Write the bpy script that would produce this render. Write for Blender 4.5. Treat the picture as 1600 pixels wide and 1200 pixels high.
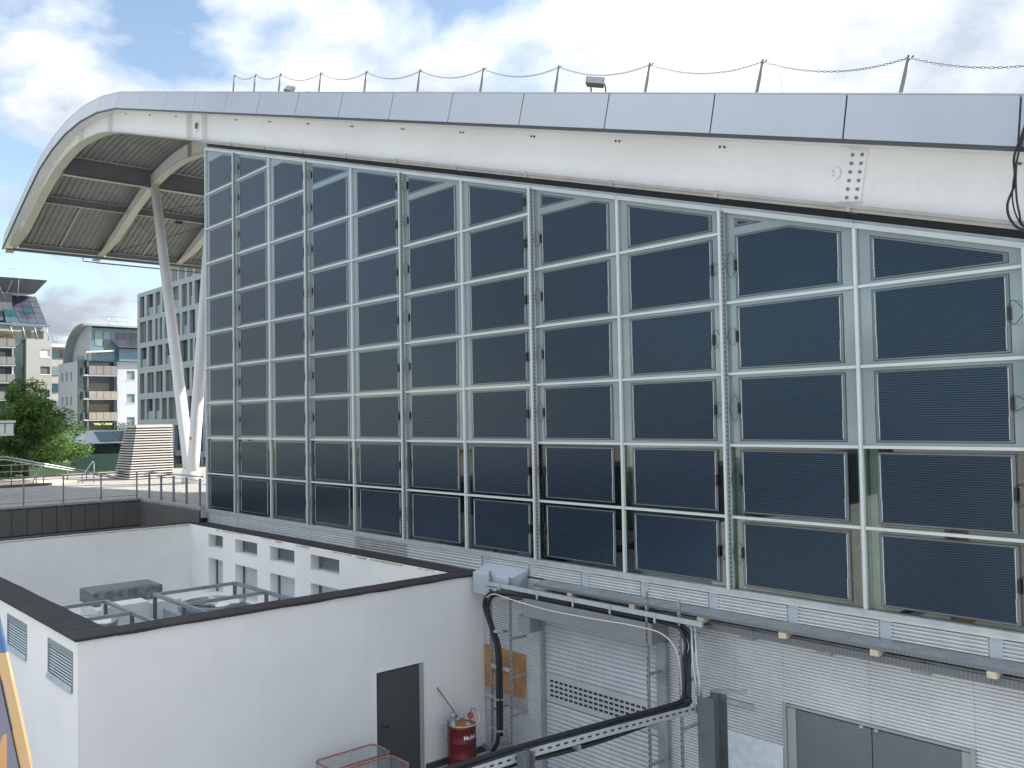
import bpy, math, random
from mathutils import Vector, Matrix
random.seed(11)
sc = bpy.context.scene
for o in list(bpy.data.objects):
    bpy.data.objects.remove(o)
COL = sc.collection
R = math.radians

# ------------------------------------------------------------------ camera
cam = bpy.data.cameras.new('camera')
cam.sensor_width = 36.0
cam.lens = 31.805
cam.clip_start = 0.1
cam.clip_end = 4000
co = bpy.data.objects.new('camera', cam)
COL.objects.link(co)
_r = Vector((0.66621828, 0.74555641, -0.01728742))
_u = Vector((0.0389496, -0.01163668, 0.99917342))
_f = Vector((-0.74473897, 0.66634093, 0.03679169))
_m = Matrix.Identity(4)
for i in range(3):
    _m[i][0], _m[i][1], _m[i][2] = _r[i], _u[i], -_f[i]
_m[0][3], _m[1][3], _m[2][3] = 28.8277, -12.3716, 2.8022
co.matrix_world = _m
sc.camera = co
sc.render.resolution_x, sc.render.resolution_y = 1024, 768

# ------------------------------------------------------------------ sky, sun, exposure
SUN_DIR = Vector((0.36, 0.68, 0.64)).normalized()     # towards the sun (behind the hall)
world = bpy.data.worlds.new('World')
sc.world = world
world.use_nodes = True
nt = world.node_tree
nt.nodes.clear()
N = nt.nodes.new
L = nt.links.new
out = N('ShaderNodeOutputWorld')
bg = N('ShaderNodeBackground')
bg.inputs['Strength'].default_value = 0.1
sky = N('ShaderNodeTexSky')
sky.sky_type = 'NISHITA'
sky.sun_disc = False
sky.sun_elevation = math.asin(SUN_DIR.z)
sky.sun_rotation = math.atan2(SUN_DIR.x, SUN_DIR.y)
sky.altitude = 200
sky.air_density = 1.0
sky.dust_density = 1.2
tc = N('ShaderNodeTexCoord')
sep = N('ShaderNodeSeparateXYZ')
L(tc.outputs['Generated'], sep.inputs[0])
zc = N('ShaderNodeMath'); zc.operation = 'MAXIMUM'; zc.inputs[1].default_value = 0.0
L(sep.outputs['Z'], zc.inputs[0])
za = N('ShaderNodeMath'); za.operation = 'ADD'; za.inputs[1].default_value = 0.42
L(zc.outputs[0], za.inputs[0])
dv = N('ShaderNodeVectorMath'); dv.operation = 'DIVIDE'
cmb = N('ShaderNodeCombineXYZ')
for k in range(3):
    L(za.outputs[0], cmb.inputs[k])
L(tc.outputs['Generated'], dv.inputs[0]); L(cmb.outputs[0], dv.inputs[1])
def noise(scale, detail, rough, off, dist=0.0):
    a = N('ShaderNodeVectorMath'); a.operation = 'ADD'; a.inputs[1].default_value = off
    L(dv.outputs[0], a.inputs[0])
    n = N('ShaderNodeTexNoise')
    n.inputs['Scale'].default_value = scale
    n.inputs['Detail'].default_value = detail
    n.inputs['Roughness'].default_value = rough
    n.inputs['Distortion'].default_value = dist
    L(a.outputs[0], n.inputs['Vector'])
    return n
def ramp(src, stops):
    r = N('ShaderNodeValToRGB')
    e = r.color_ramp.elements
    while len(e) < len(stops):
        e.new(0.5)
    for el, (p, c) in zip(e, stops):
        el.position = p; el.color = (*c, 1)
    L(src, r.inputs[0])
    return r
n1 = noise(2.3, 10, 0.52, (-4.919, 8.321, -2.242), 0.25)
mask = ramp(n1.outputs['Fac'], [(0.43, (0, 0, 0)), (0.52, (1, 1, 1))])
n2 = noise(3.6, 9, 0.58, (3.687, -7.467, -1.515), 0.4)
ccol0 = ramp(n2.outputs['Fac'], [(0.36, (3.2, 3.6, 4.2)), (0.48, (4.6, 4.9, 5.3)), (0.64, (6.3, 6.4, 6.4))])
# overcast luminance rises towards the zenith (CIE overcast sky)
cz = N('ShaderNodeMath'); cz.operation = 'MULTIPLY_ADD'; cz.inputs[1].default_value = 1.15; cz.inputs[2].default_value = 0.53
L(zc.outputs[0], cz.inputs[0])
ccol = N('ShaderNodeVectorMath'); ccol.operation = 'SCALE'
L(ccol0.outputs[0], ccol.inputs[0]); L(cz.outputs[0], ccol.inputs['Scale'])
mixc = N('ShaderNodeMix'); mixc.data_type = 'RGBA'
L(mask.outputs[0], mixc.inputs['Factor'])
hs = N('ShaderNodeMix'); hs.data_type = 'RGBA'; hs.blend_type = 'MULTIPLY'; hs.inputs['Factor'].default_value = 1.0
L(sky.outputs[0], hs.inputs['A']); hs.inputs['B'].default_value = (1.22, 1.16, 1.06, 1)
L(hs.outputs['Result'], mixc.inputs['A']); L(ccol.outputs[0], mixc.inputs['B'])
L(mixc.outputs['Result'], bg.inputs['Color'])
L(bg.outputs[0], out.inputs[0])

sl = bpy.data.lights.new('sun', 'SUN')
sl.energy = 4.0
sl.angle = R(0.6)
sl.color = (1.0, 0.95, 0.87)
so = bpy.data.objects.new('sun', sl)
so.rotation_euler = (-SUN_DIR).to_track_quat('-Z', 'Y').to_euler()
so.location = (30, 60, 60)
COL.objects.link(so)
sc.view_settings.view_transform = 'Standard'
sc.view_settings.look = 'None'
sc.view_settings.gamma = 1.0
sc.view_settings.use_curve_mapping = False
sc.view_settings.exposure = 1.17

# ------------------------------------------------------------------ materials
def lin(c):
    return tuple(((v / 255.0) / 12.92 if v <= 10.3 else (((v / 255.0) + 0.055) / 1.055) ** 2.4) for v in c)
MATS = {}
def mat(name, col, rough=0.6, metal=0.0, var=0.10, scale=1.5, bump=0.0, bscale=60.0, spec=0.5, streak=0.0, dirt=None, coat=0.0):
    """Principled material: base colour varied by two noises, optional vertical streaks of dirt and fine relief."""
    if name in MATS:
        return MATS[name]
    m = bpy.data.materials.new(name); m.use_nodes = True
    t = m.node_tree; b = t.nodes['Principled BSDF']
    b.inputs['Roughness'].default_value = rough
    b.inputs['Metallic'].default_value = metal
    b.inputs['Specular IOR Level'].default_value = spec
    b.inputs['Coat Weight'].default_value = coat
    c = t.nodes.new('ShaderNodeTexCoord')
    n = t.nodes.new('ShaderNodeTexNoise'); n.inputs['Scale'].default_value = scale; n.inputs['Detail'].default_value = 7
    n.inputs['Roughness'].default_value = 0.62
    t.links.new(c.outputs['Object'], n.inputs['Vector'])
    r = t.nodes.new('ShaderNodeValToRGB')
    e = r.color_ramp.elements
    e[0].position = 0.32; e[1].position = 0.68
    e[0].color = (*[max(0, v * (1 - var)) for v in col], 1)
    e[1].color = (*[min(1, v * (1 + var)) for v in col], 1)
    t.links.new(n.outputs['Fac'], r.inputs[0])
    last = r.outputs[0]
    if streak:
        mp = t.nodes.new('ShaderNodeMapping'); mp.inputs['Scale'].default_value = (7, 7, 0.35)
        t.links.new(c.outputs['Object'], mp.inputs[0])
        n2_ = t.nodes.new('ShaderNodeTexNoise'); n2_.inputs['Scale'].default_value = 1.6; n2_.inputs['Detail'].default_value = 6
        t.links.new(mp.outputs[0], n2_.inputs['Vector'])
        r2 = t.nodes.new('ShaderNodeValToRGB'); r2.color_ramp.elements[0].position = 0.52; r2.color_ramp.elements[1].position = 0.78
        t.links.new(n2_.outputs['Fac'], r2.inputs[0])
        mu = t.nodes.new('ShaderNodeMath'); mu.operation = 'MULTIPLY'; mu.inputs[1].default_value = streak
        t.links.new(r2.outputs[0], mu.inputs[0])
        mx = t.nodes.new('ShaderNodeMix'); mx.data_type = 'RGBA'
        t.links.new(mu.outputs[0], mx.inputs['Factor'])
        t.links.new(last, mx.inputs['A'])
        mx.inputs['B'].default_value = (*(dirt or [v * 0.55 for v in col]), 1)
        last = mx.outputs['Result']
    t.links.new(last, b.inputs['Base Color'])
    if rough > 0.12:
        rr = t.nodes.new('ShaderNodeMapRange')
        rr.inputs['To Min'].default_value = max(0.02, rough - 0.1); rr.inputs['To Max'].default_value = min(1, rough + 0.1)
        t.links.new(n.outputs['Fac'], rr.inputs['Value']); t.links.new(rr.outputs[0], b.inputs['Roughness'])
    if bump:
        nb = t.nodes.new('ShaderNodeTexNoise'); nb.inputs['Scale'].default_value = bscale; nb.inputs['Detail'].default_value = 4
        t.links.new(c.outputs['Object'], nb.inputs['Vector'])
        bp = t.nodes.new('ShaderNodeBump'); bp.inputs['Strength'].default_value = bump; bp.inputs['Distance'].default_value = 0.02
        t.links.new(nb.outputs['Fac'], bp.inputs['Height']); t.links.new(bp.outputs[0], b.inputs['Normal'])
    MATS[name] = m
    return m

white_steel = mat('white_steel', (0.77, 0.78, 0.78), 0.45, var=0.04, scale=0.6, streak=0.09, dirt=(0.5, 0.48, 0.43))
fascia_alu = mat('fascia_aluminium', (0.42, 0.455, 0.50), 0.30, 0.35, var=0.05, scale=0.35, streak=0.06)
dark_trim = mat('dark_trim', (0.06, 0.065, 0.07), 0.5)
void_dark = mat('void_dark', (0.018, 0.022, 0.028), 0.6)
deck_grey = mat('deck_grey', (0.235, 0.24, 0.25), 0.55, 0.2, var=0.14, scale=0.8)
purlin_grey = mat('purlin_grey', (0.13, 0.135, 0.15), 0.5, var=0.06)
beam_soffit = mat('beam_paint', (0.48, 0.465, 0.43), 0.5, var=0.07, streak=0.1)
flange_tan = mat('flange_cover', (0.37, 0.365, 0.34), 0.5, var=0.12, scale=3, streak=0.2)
mullion_w = mat('mullion_white', (0.58, 0.635, 0.64), 0.35, var=0.04)
header_w = mat('header_white', (0.52, 0.57, 0.58), 0.38, var=0.06)
galv = mat('galvanised_steel', (0.33, 0.36, 0.38), 0.42, 0.45, var=0.18, scale=5, streak=0.2)
galv_dark = mat('galvanised_dark', (0.17, 0.19, 0.20), 0.45, 0.4, var=0.2, scale=4, streak=0.25)
galv_lite = mat('galvanised_light', (0.46, 0.50, 0.53), 0.4, 0.35, var=0.12, scale=6)
strip_alu = mat('louvre_aluminium', (0.62, 0.64, 0.65), 0.35, 0.3, var=0.08, scale=3)
strip_alu_d = mat('louvre_weathered', (0.42, 0.42, 0.40), 0.45, 0.25, var=0.12, scale=3)
corr = mat('corrugated_sheet', (0.66, 0.68, 0.70), 0.40, 0.25, var=0.08, scale=1.2, streak=0.14, dirt=(0.42, 0.43, 0.43))
shutter_m = mat('shutter_steel', (0.50, 0.53, 0.55), 0.4, 0.25, var=0.1, scale=1.0, streak=0.22, dirt=(0.25, 0.25, 0.24))
grey_box = mat('grey_box_steel', (0.25, 0.268, 0.275), 0.45, 0.15, var=0.07, scale=1.3, streak=0.2)
plate_blue = mat('blue_grey_plate', (0.45, 0.50, 0.55), 0.4, 0.1, var=0.05)
door_grey = mat('door_grey', (0.15, 0.18, 0.195), 0.38, 0.1, var=0.08, scale=1.2, streak=0.18, dirt=(0.24, 0.26, 0.27))
frame_beige = mat('door_frame', (0.36, 0.38, 0.36), 0.5)
render_w = mat('wall_render_white', (0.84, 0.84, 0.83), 0.85, var=0.035, scale=0.7, bump=0.12, bscale=180, spec=0.2, streak=0.10, dirt=(0.60, 0.605, 0.59))
render_c = mat('wall_render_cream', (0.82, 0.81, 0.77), 0.85, var=0.04, scale=0.9, bump=0.12, bscale=180, spec=0.2, streak=0.10, dirt=(0.55, 0.51, 0.42))
felt = mat('roof_felt', (0.047, 0.045, 0.047), 0.8, var=0.2, scale=2.2, bump=0.35, bscale=40, spec=0.25)
stain = mat('stained_edge', (0.50, 0.44, 0.33), 0.9, var=0.3, scale=9)
anthracite = mat('anthracite_door', (0.068, 0.074, 0.077), 0.4, var=0.08)
louvre_blue = mat('louvre_blue_grey', (0.28, 0.33, 0.35), 0.45, 0.15, var=0.08)
louvre_lite = mat('louvre_sill', (0.55, 0.64, 0.68), 0.3, 0.2, var=0.06)
shutter_wht = mat('white_shutter', (0.72, 0.74, 0.76), 0.5, var=0.05)
black_p = mat('black_plastic', (0.012, 0.013, 0.015), 0.45, var=0.2)
rubber = mat('black_cable', (0.016, 0.017, 0.019), 0.55, var=0.25, scale=8)
wire_w = mat('white_wire', (0.62, 0.62, 0.58), 0.5)
wood_b = mat('wood_block', (0.62, 0.54, 0.42), 0.7, var=0.15, scale=10)
plywood = mat('plywood', (0.42, 0.22, 0.09), 0.65, var=0.28, scale=3.2, streak=0.25, dirt=(0.22, 0.10, 0.04))
plaster = mat('white_board', (0.72, 0.77, 0.80), 0.7, var=0.10, scale=5, streak=0.0)
red_paint = mat('drum_red', (0.14, 0.008, 0.014), 0.36, var=0.22, scale=5, coat=0.15, streak=0.3, dirt=(0.10, 0.03, 0.025))
red_gauge = mat('gauge_red', (0.42, 0.03, 0.05), 0.35)
pump_grey = mat('pump_grey', (0.36, 0.40, 0.41), 0.4, 0.4, var=0.15, scale=8)
rusty = mat('rust_orange', (0.50, 0.22, 0.06), 0.7, var=0.35, scale=12)
hose_y = mat('hose_yellow', (0.70, 0.62, 0.30), 0.4)
letter_w = mat('letter_white', (0.80, 0.80, 0.78), 0.5, var=0.03)
broom = mat('broom_wood', (0.23, 0.16, 0.10), 0.7, var=0.2, scale=8)
rim_red = mat('basket_rim', (0.36, 0.16, 0.13), 0.55, var=0.45, scale=14)
mesh_grey = mat('basket_wire', (0.50, 0.52, 0.52), 0.4, 0.5, var=0.2, scale=10)
concrete = mat('yard_concrete', (0.40, 0.395, 0.38), 0.9, var=0.22, scale=0.6, bump=0.3, bscale=50, spec=0.2)
clad_brown = mat('terrace_cladding', (0.115, 0.11, 0.10), 0.6, var=0.10, scale=2, streak=0.2, dirt=(0.13, 0.125, 0.115))
kerb_grey = mat('terrace_edge', (0.36, 0.37, 0.37), 0.7, var=0.1)
rail_steel = mat('rail_steel', (0.34, 0.37, 0.38), 0.35, 0.5, var=0.12, scale=4)
rail_post = mat('rail_post_paint', (0.20, 0.23, 0.25), 0.45, 0.2, var=0.1)
sandy = mat('ramp_sand', (0.62, 0.54, 0.42), 0.9, var=0.12, scale=1.0, bump=0.2)
grass_m = mat('grass', (0.09, 0.15, 0.035), 0.9, var=0.35, scale=3.0, bump=0.5, bscale=30)
slat_w = mat('slat_light', (0.50, 0.485, 0.46), 0.6, var=0.07)
off_grey = mat('office_cladding', (0.36, 0.395, 0.44), 0.45, 0.1, var=0.05, scale=0.3)
off_panel = mat('office_panel', (0.13, 0.125, 0.125), 0.5, var=0.12, scale=0.8)
glass_dark = mat('window_glass', (0.03, 0.04, 0.05), 0.06, var=0.5, scale=0.25, spec=0.9)
glass_teal = mat('window_teal', (0.03, 0.085, 0.105), 0.07, var=0.3, scale=0.3, spec=0.9)
glass_pale = mat('window_pale', (0.17, 0.25, 0.26), 0.15, var=0.2, scale=0.4, spec=0.7)
apt_white = mat('apartment_white', (0.44, 0.46, 0.49), 0.8, var=0.05, scale=0.3, streak=0.10)
apt_beige = mat('apartment_beige', (0.36, 0.35, 0.335), 0.8, var=0.05, scale=0.3)
apt_roof = mat('apartment_roof_zinc', (0.30, 0.32, 0.33), 0.5, 0.2, var=0.1, scale=0.5)
apt_dark = mat('apartment_soffit', (0.10, 0.115, 0.13), 0.6, var=0.1)
balc = mat('balcony_panel', (0.27, 0.24, 0.205), 0.7, var=0.12, scale=0.7)
balc_g = mat('balcony_panel_grey', (0.19, 0.187, 0.18), 0.7, var=0.12, scale=0.7)
blue_steel = mat('blue_steel', (0.13, 0.21, 0.27), 0.45, 0.1, var=0.1)
pv_roof = mat('roof_solar', (0.055, 0.06, 0.085), 0.2, var=0.35, scale=0.5, spec=0.7)
fence_gr = mat('green_hoarding', (0.006, 0.034, 0.030), 0.55, var=0.15, scale=0.8)
bark = mat('bark', (0.07, 0.055, 0.04), 0.9, var=0.3, scale=8, bump=0.5, bscale=20)
chain_m = mat('chain_steel', (0.16, 0.165, 0.18), 0.4, 0.5)
post_m = mat('roof_post', (0.17, 0.175, 0.20), 0.45, 0.2)
flood_m = mat('floodlight_body', (0.05, 0.06, 0.062), 0.4, 0.2)
kiosk_w = mat('kiosk_white', (0.78, 0.78, 0.76), 0.6, var=0.04)
inner_w = mat('interior_wall', (0.24, 0.29, 0.265), 0.8, var=0.2, scale=0.8)
inner_p = mat('interior_post', (0.62, 0.70, 0.66), 0.5)

def leafmat(name, a, b_):
    m = bpy.data.materials.new(name); m.use_nodes = True
    t = m.node_tree; b = t.nodes['Principled BSDF']
    b.inputs['Roughness'].default_value = 0.55
    oi = t.nodes.new('ShaderNodeTexCoord')
    n = t.nodes.new('ShaderNodeTexNoise'); n.inputs['Scale'].default_value = 1.9; n.inputs['Detail'].default_value = 5
    t.links.new(oi.outputs['Object'], n.inputs['Vector'])
    r = t.nodes.new('ShaderNodeValToRGB'); r.color_ramp.elements[0].position = 0.35; r.color_ramp.elements[1].position = 0.68
    r.color_ramp.elements[0].color = (*a, 1); r.color_ramp.elements[1].color = (*b_, 1)
    t.links.new(n.outputs['Fac'], r.inputs[0]); t.links.new(r.outputs[0], b.inputs['Base Color'])
    tr = t.nodes.new('ShaderNodeBsdfTranslucent'); t.links.new(r.outputs[0], tr.inputs['Color'])
    mx = t.nodes.new('ShaderNodeMixShader'); mx.inputs[0].default_value = 0.45
    t.links.new(b.outputs[0], mx.inputs[1]); t.links.new(tr.outputs[0], mx.inputs[2])
    t.links.new(mx.outputs[0], t.nodes['Material Output'].inputs[0])
    return m
leaf_a = leafmat('leaf_green', (0.05, 0.125, 0.03), (0.17, 0.30, 0.07))
leaf_b = leafmat('leaf_yellow_green', (0.10, 0.14, 0.03), (0.26, 0.24, 0.05))

def glass_mat(name, tint, ior=1.5, gloss_boost=1.0):
    m = bpy.data.materials.new(name); m.use_nodes = True
    t = m.node_tree; t.nodes.remove(t.nodes['Principled BSDF'])
    tr = t.nodes.new('ShaderNodeBsdfTransparent'); tr.inputs[0].default_value = (*tint, 1)
    g = t.nodes.new('ShaderNodeBsdfGlossy'); g.inputs['Roughness'].default_value = 0.02
    fr = t.nodes.new('ShaderNodeFresnel'); fr.inputs[0].default_value = ior
    mu = t.nodes.new('ShaderNodeMath'); mu.operation = 'MULTIPLY'; mu.inputs[1].default_value = gloss_boost; mu.use_clamp = True
    t.links.new(fr.outputs[0], mu.inputs[0])
    mx = t.nodes.new('ShaderNodeMixShader')
    t.links.new(mu.outputs[0], mx.inputs[0]); t.links.new(tr.outputs[0], mx.inputs[1]); t.links.new(g.outputs[0], mx.inputs[2])
    t.links.new(mx.outputs[0], t.nodes['Material Output'].inputs[0])
    return m
glass_clear = glass_mat('clear_green_glass', (0.76, 0.86, 0.82), 1.5, 2.2)
glass_span = mat('spandrel_glass', (0.21, 0.27, 0.285), 0.05, var=0.06, scale=0.4, spec=0.9)

def pv_mat():
    m = bpy.data.materials.new('solar_cells'); m.use_nodes = True
    t = m.node_tree; b = t.nodes['Principled BSDF']
    c = t.nodes.new('ShaderNodeTexCoord'); s = t.nodes.new('ShaderNodeSeparateXYZ')
    t.links.new(c.outputs['Object'], s.inputs[0])
    mu = t.nodes.new('ShaderNodeMath'); mu.operation = 'MULTIPLY'; mu.inputs[1].default_value = 1 / 0.0315
    t.links.new(s.outputs['Z'], mu.inputs[0])
    fr = t.nodes.new('ShaderNodeMath'); fr.operation = 'FRACT'; t.links.new(mu.outputs[0], fr.inputs[0])
    r = t.nodes.new('ShaderNodeValToRGB'); r.color_ramp.interpolation = 'LINEAR'
    e = r.color_ramp.elements
    e[0].position = 0.50; e[0].color = (0.0, 0.0, 0.0, 1); e[1].position = 0.68; e[1].color = (1, 1, 1, 1)
    t.links.new(fr.outputs[0], r.inputs[0])
    n = t.nodes.new('ShaderNodeTexNoise'); n.inputs['Scale'].default_value = 1.1; n.inputs['Detail'].default_value = 5
    t.links.new(c.outputs['Object'], n.inputs['Vector'])
    oi = t.nodes.new('ShaderNodeObjectInfo')
    r2 = t.nodes.new('ShaderNodeValToRGB'); r2.color_ramp.elements[0].position = 0.3; r2.color_ramp.elements[1].position = 0.7
    r2.color_ramp.elements[0].color = (0.004, 0.009, 0.017, 1); r2.color_ramp.elements[1].color = (0.007, 0.012, 0.022, 1)
    t.links.new(n.outputs['Fac'], r2.inputs[0])
    mx = t.nodes.new('ShaderNodeMix'); mx.data_type = 'RGBA'
    t.links.new(r.outputs[0], mx.inputs['Factor']); t.links.new(r2.outputs[0], mx.inputs['A']); mx.inputs['B'].default_value = (0.030, 0.045, 0.066, 1)
    vb = t.nodes.new('ShaderNodeMapRange'); vb.inputs['To Min'].default_value = 0.85; vb.inputs['To Max'].default_value = 1.2
    t.links.new(oi.outputs['Random'], vb.inputs['Value'])
    m2 = t.nodes.new('ShaderNodeVectorMath'); m2.operation = 'SCALE'
    t.links.new(mx.outputs['Result'], m2.inputs[0]); t.links.new(vb.outputs[0], m2.inputs['Scale'])
    t.links.new(m2.outputs[0], b.inputs['Base Color'])
    b.inputs['Roughness'].default_value = 0.22
    b.inputs['Specular IOR Level'].default_value = 0.5
    b.inputs['Specular Tint'].default_value = (0.50, 0.74, 1.0, 1)
    return m
pv = pv_mat()
pv_frame = mat('panel_frame', (0.125, 0.15, 0.165), 0.12, var=0.06, spec=0.6)
pv_edge = mat('panel_edge_dark', (0.02, 0.028, 0.032), 0.15, spec=0.6)
busbar_m = mat('busbar', (0.52, 0.56, 0.57), 0.25, var=0.15, scale=8)

def perforated(name, base, hole, pitch, duty, axis='Z', band=None):
    """Steel with a row of punched slots (flat print on a thin plate)."""
    m = bpy.data.materials.new(name); m.use_nodes = True
    t = m.node_tree; b = t.nodes['Principled BSDF']; b.inputs['Roughness'].default_value = 0.45; b.inputs['Metallic'].default_value = 0.25
    c = t.nodes.new('ShaderNodeTexCoord'); s = t.nodes.new('ShaderNodeSeparateXYZ')
    t.links.new(c.outputs['Object'], s.inputs[0])
    mu = t.nodes.new('ShaderNodeMath'); mu.operation = 'MULTIPLY'; mu.inputs[1].default_value = 1 / pitch
    t.links.new(s.outputs[axis], mu.inputs[0])
    fr = t.nodes.new('ShaderNodeMath'); fr.operation = 'FRACT'; t.links.new(mu.outputs[0], fr.inputs[0])
    lt = t.nodes.new('ShaderNodeMath'); lt.operation = 'LESS_THAN'; lt.inputs[1].default_value = duty
    t.links.new(fr.outputs[0], lt.inputs[0])
    mx = t.nodes.new('ShaderNodeMix'); mx.data_type = 'RGBA'
    t.links.new(lt.outputs[0], mx.inputs['Factor']); mx.inputs['A'].default_value = (*base, 1); mx.inputs['B'].default_value = (*hole, 1)
    t.links.new(mx.outputs['Result'], b.inputs['Base Color'])
    return m
perf_dark = perforated('perforated_side', (0.30, 0.34, 0.35), (0.14, 0.16, 0.165), 0.075, 0.4, 'Z')

def pavers():
    m = bpy.data.materials.new('plaza_pavers'); m.use_nodes = True
    t = m.node_tree; b = t.nodes['Principled BSDF']; b.inputs['Roughness'].default_value = 0.85
    c = t.nodes.new('ShaderNodeTexCoord'); mp = t.nodes.new('ShaderNodeMapping'); mp.inputs['Rotation'].default_value = (0, 0, R(38))
    t.links.new(c.outputs['Object'], mp.inputs[0])
    br = t.nodes.new('ShaderNodeTexBrick'); br.inputs['Scale'].default_value = 1.1
    br.inputs['Color1'].default_value = (0.46, 0.44, 0.41, 1); br.inputs['Color2'].default_value = (0.36, 0.345, 0.325, 1); br.inputs['Mortar'].default_value = (0.20, 0.195, 0.19, 1)
    br.inputs['Mortar Size'].default_value = 0.03
    t.links.new(mp.outputs[0], br.inputs['Vector']); t.links.new(br.outputs['Color'], b.inputs['Base Color'])
    return m
paver_m = pavers()

def banner_mat():
    m = bpy.data.materials.new('banner_print'); m.use_nodes = True
    t = m.node_tree; b = t.nodes['Principled BSDF']; b.inputs['Roughness'].default_value = 0.5
    c = t.nodes.new('ShaderNodeTexCoord')
    mp = t.nodes.new('ShaderNodeMapping'); mp.inputs['Scale'].default_value = (5.5, 5.5, 1.5); mp.inputs['Rotation'].default_value = (0.3, 0.0, 0.4)
    t.links.new(c.outputs['Object'], mp.inputs[0])
    v = t.nodes.new('ShaderNodeTexVoronoi'); v.inputs['Scale'].default_value = 1.7
    t.links.new(mp.outputs[0], v.inputs['Vector'])
    sp = t.nodes.new('ShaderNodeSeparateColor'); t.links.new(v.outputs['Color'], sp.inputs[0])
    r = t.nodes.new('ShaderNodeValToRGB'); r.color_ramp.interpolation = 'CONSTANT'
    e = r.color_ramp.elements; e[0].position = 0; e[0].color = (0.62, 0.36, 0.13, 1); e[1].position = 0.42; e[1].color = (0.20, 0.21, 0.28, 1)
    x = e.new(0.86); x.color = (0.62, 0.36, 0.13, 1)
    t.links.new(sp.outputs[0], r.inputs[0]); t.links.new(r.outputs[0], b.inputs['Base Color'])
    return m
banner_m = banner_mat()
banner_o = mat('banner_orange', (0.62, 0.41, 0.21), 0.5, var=0.06)
banner_bl = mat('banner_blue', (0.06, 0.17, 0.36), 0.5, var=0.15)

# ------------------------------------------------------------------ geometry helpers
WL = {}
def empty(name, loc):
    o = bpy.data.objects.new(name, None)
    o.empty_display_size = 0.3
    o.location = loc
    COL.objects.link(o); WL[o.name] = Vector(loc)
    return o
def tag(o, label, cat, group=None):
    o['label'] = label; o['category'] = cat
    if group: o['group'] = group
    return o
def struct(o):
    o['kind'] = 'structure'; return o
def stuff(o):
    o['kind'] = 'stuff'; return o
def link(name, me, parent=None, loc=None):
    o = bpy.data.objects.new(name, me)
    COL.objects.link(o)
    pw = WL[parent.name] if parent else Vector((0, 0, 0))
    w = Vector(loc) if loc is not None else pw
    o.parent = parent
    o.location = w - pw
    WL[o.name] = w
    return o

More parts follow.
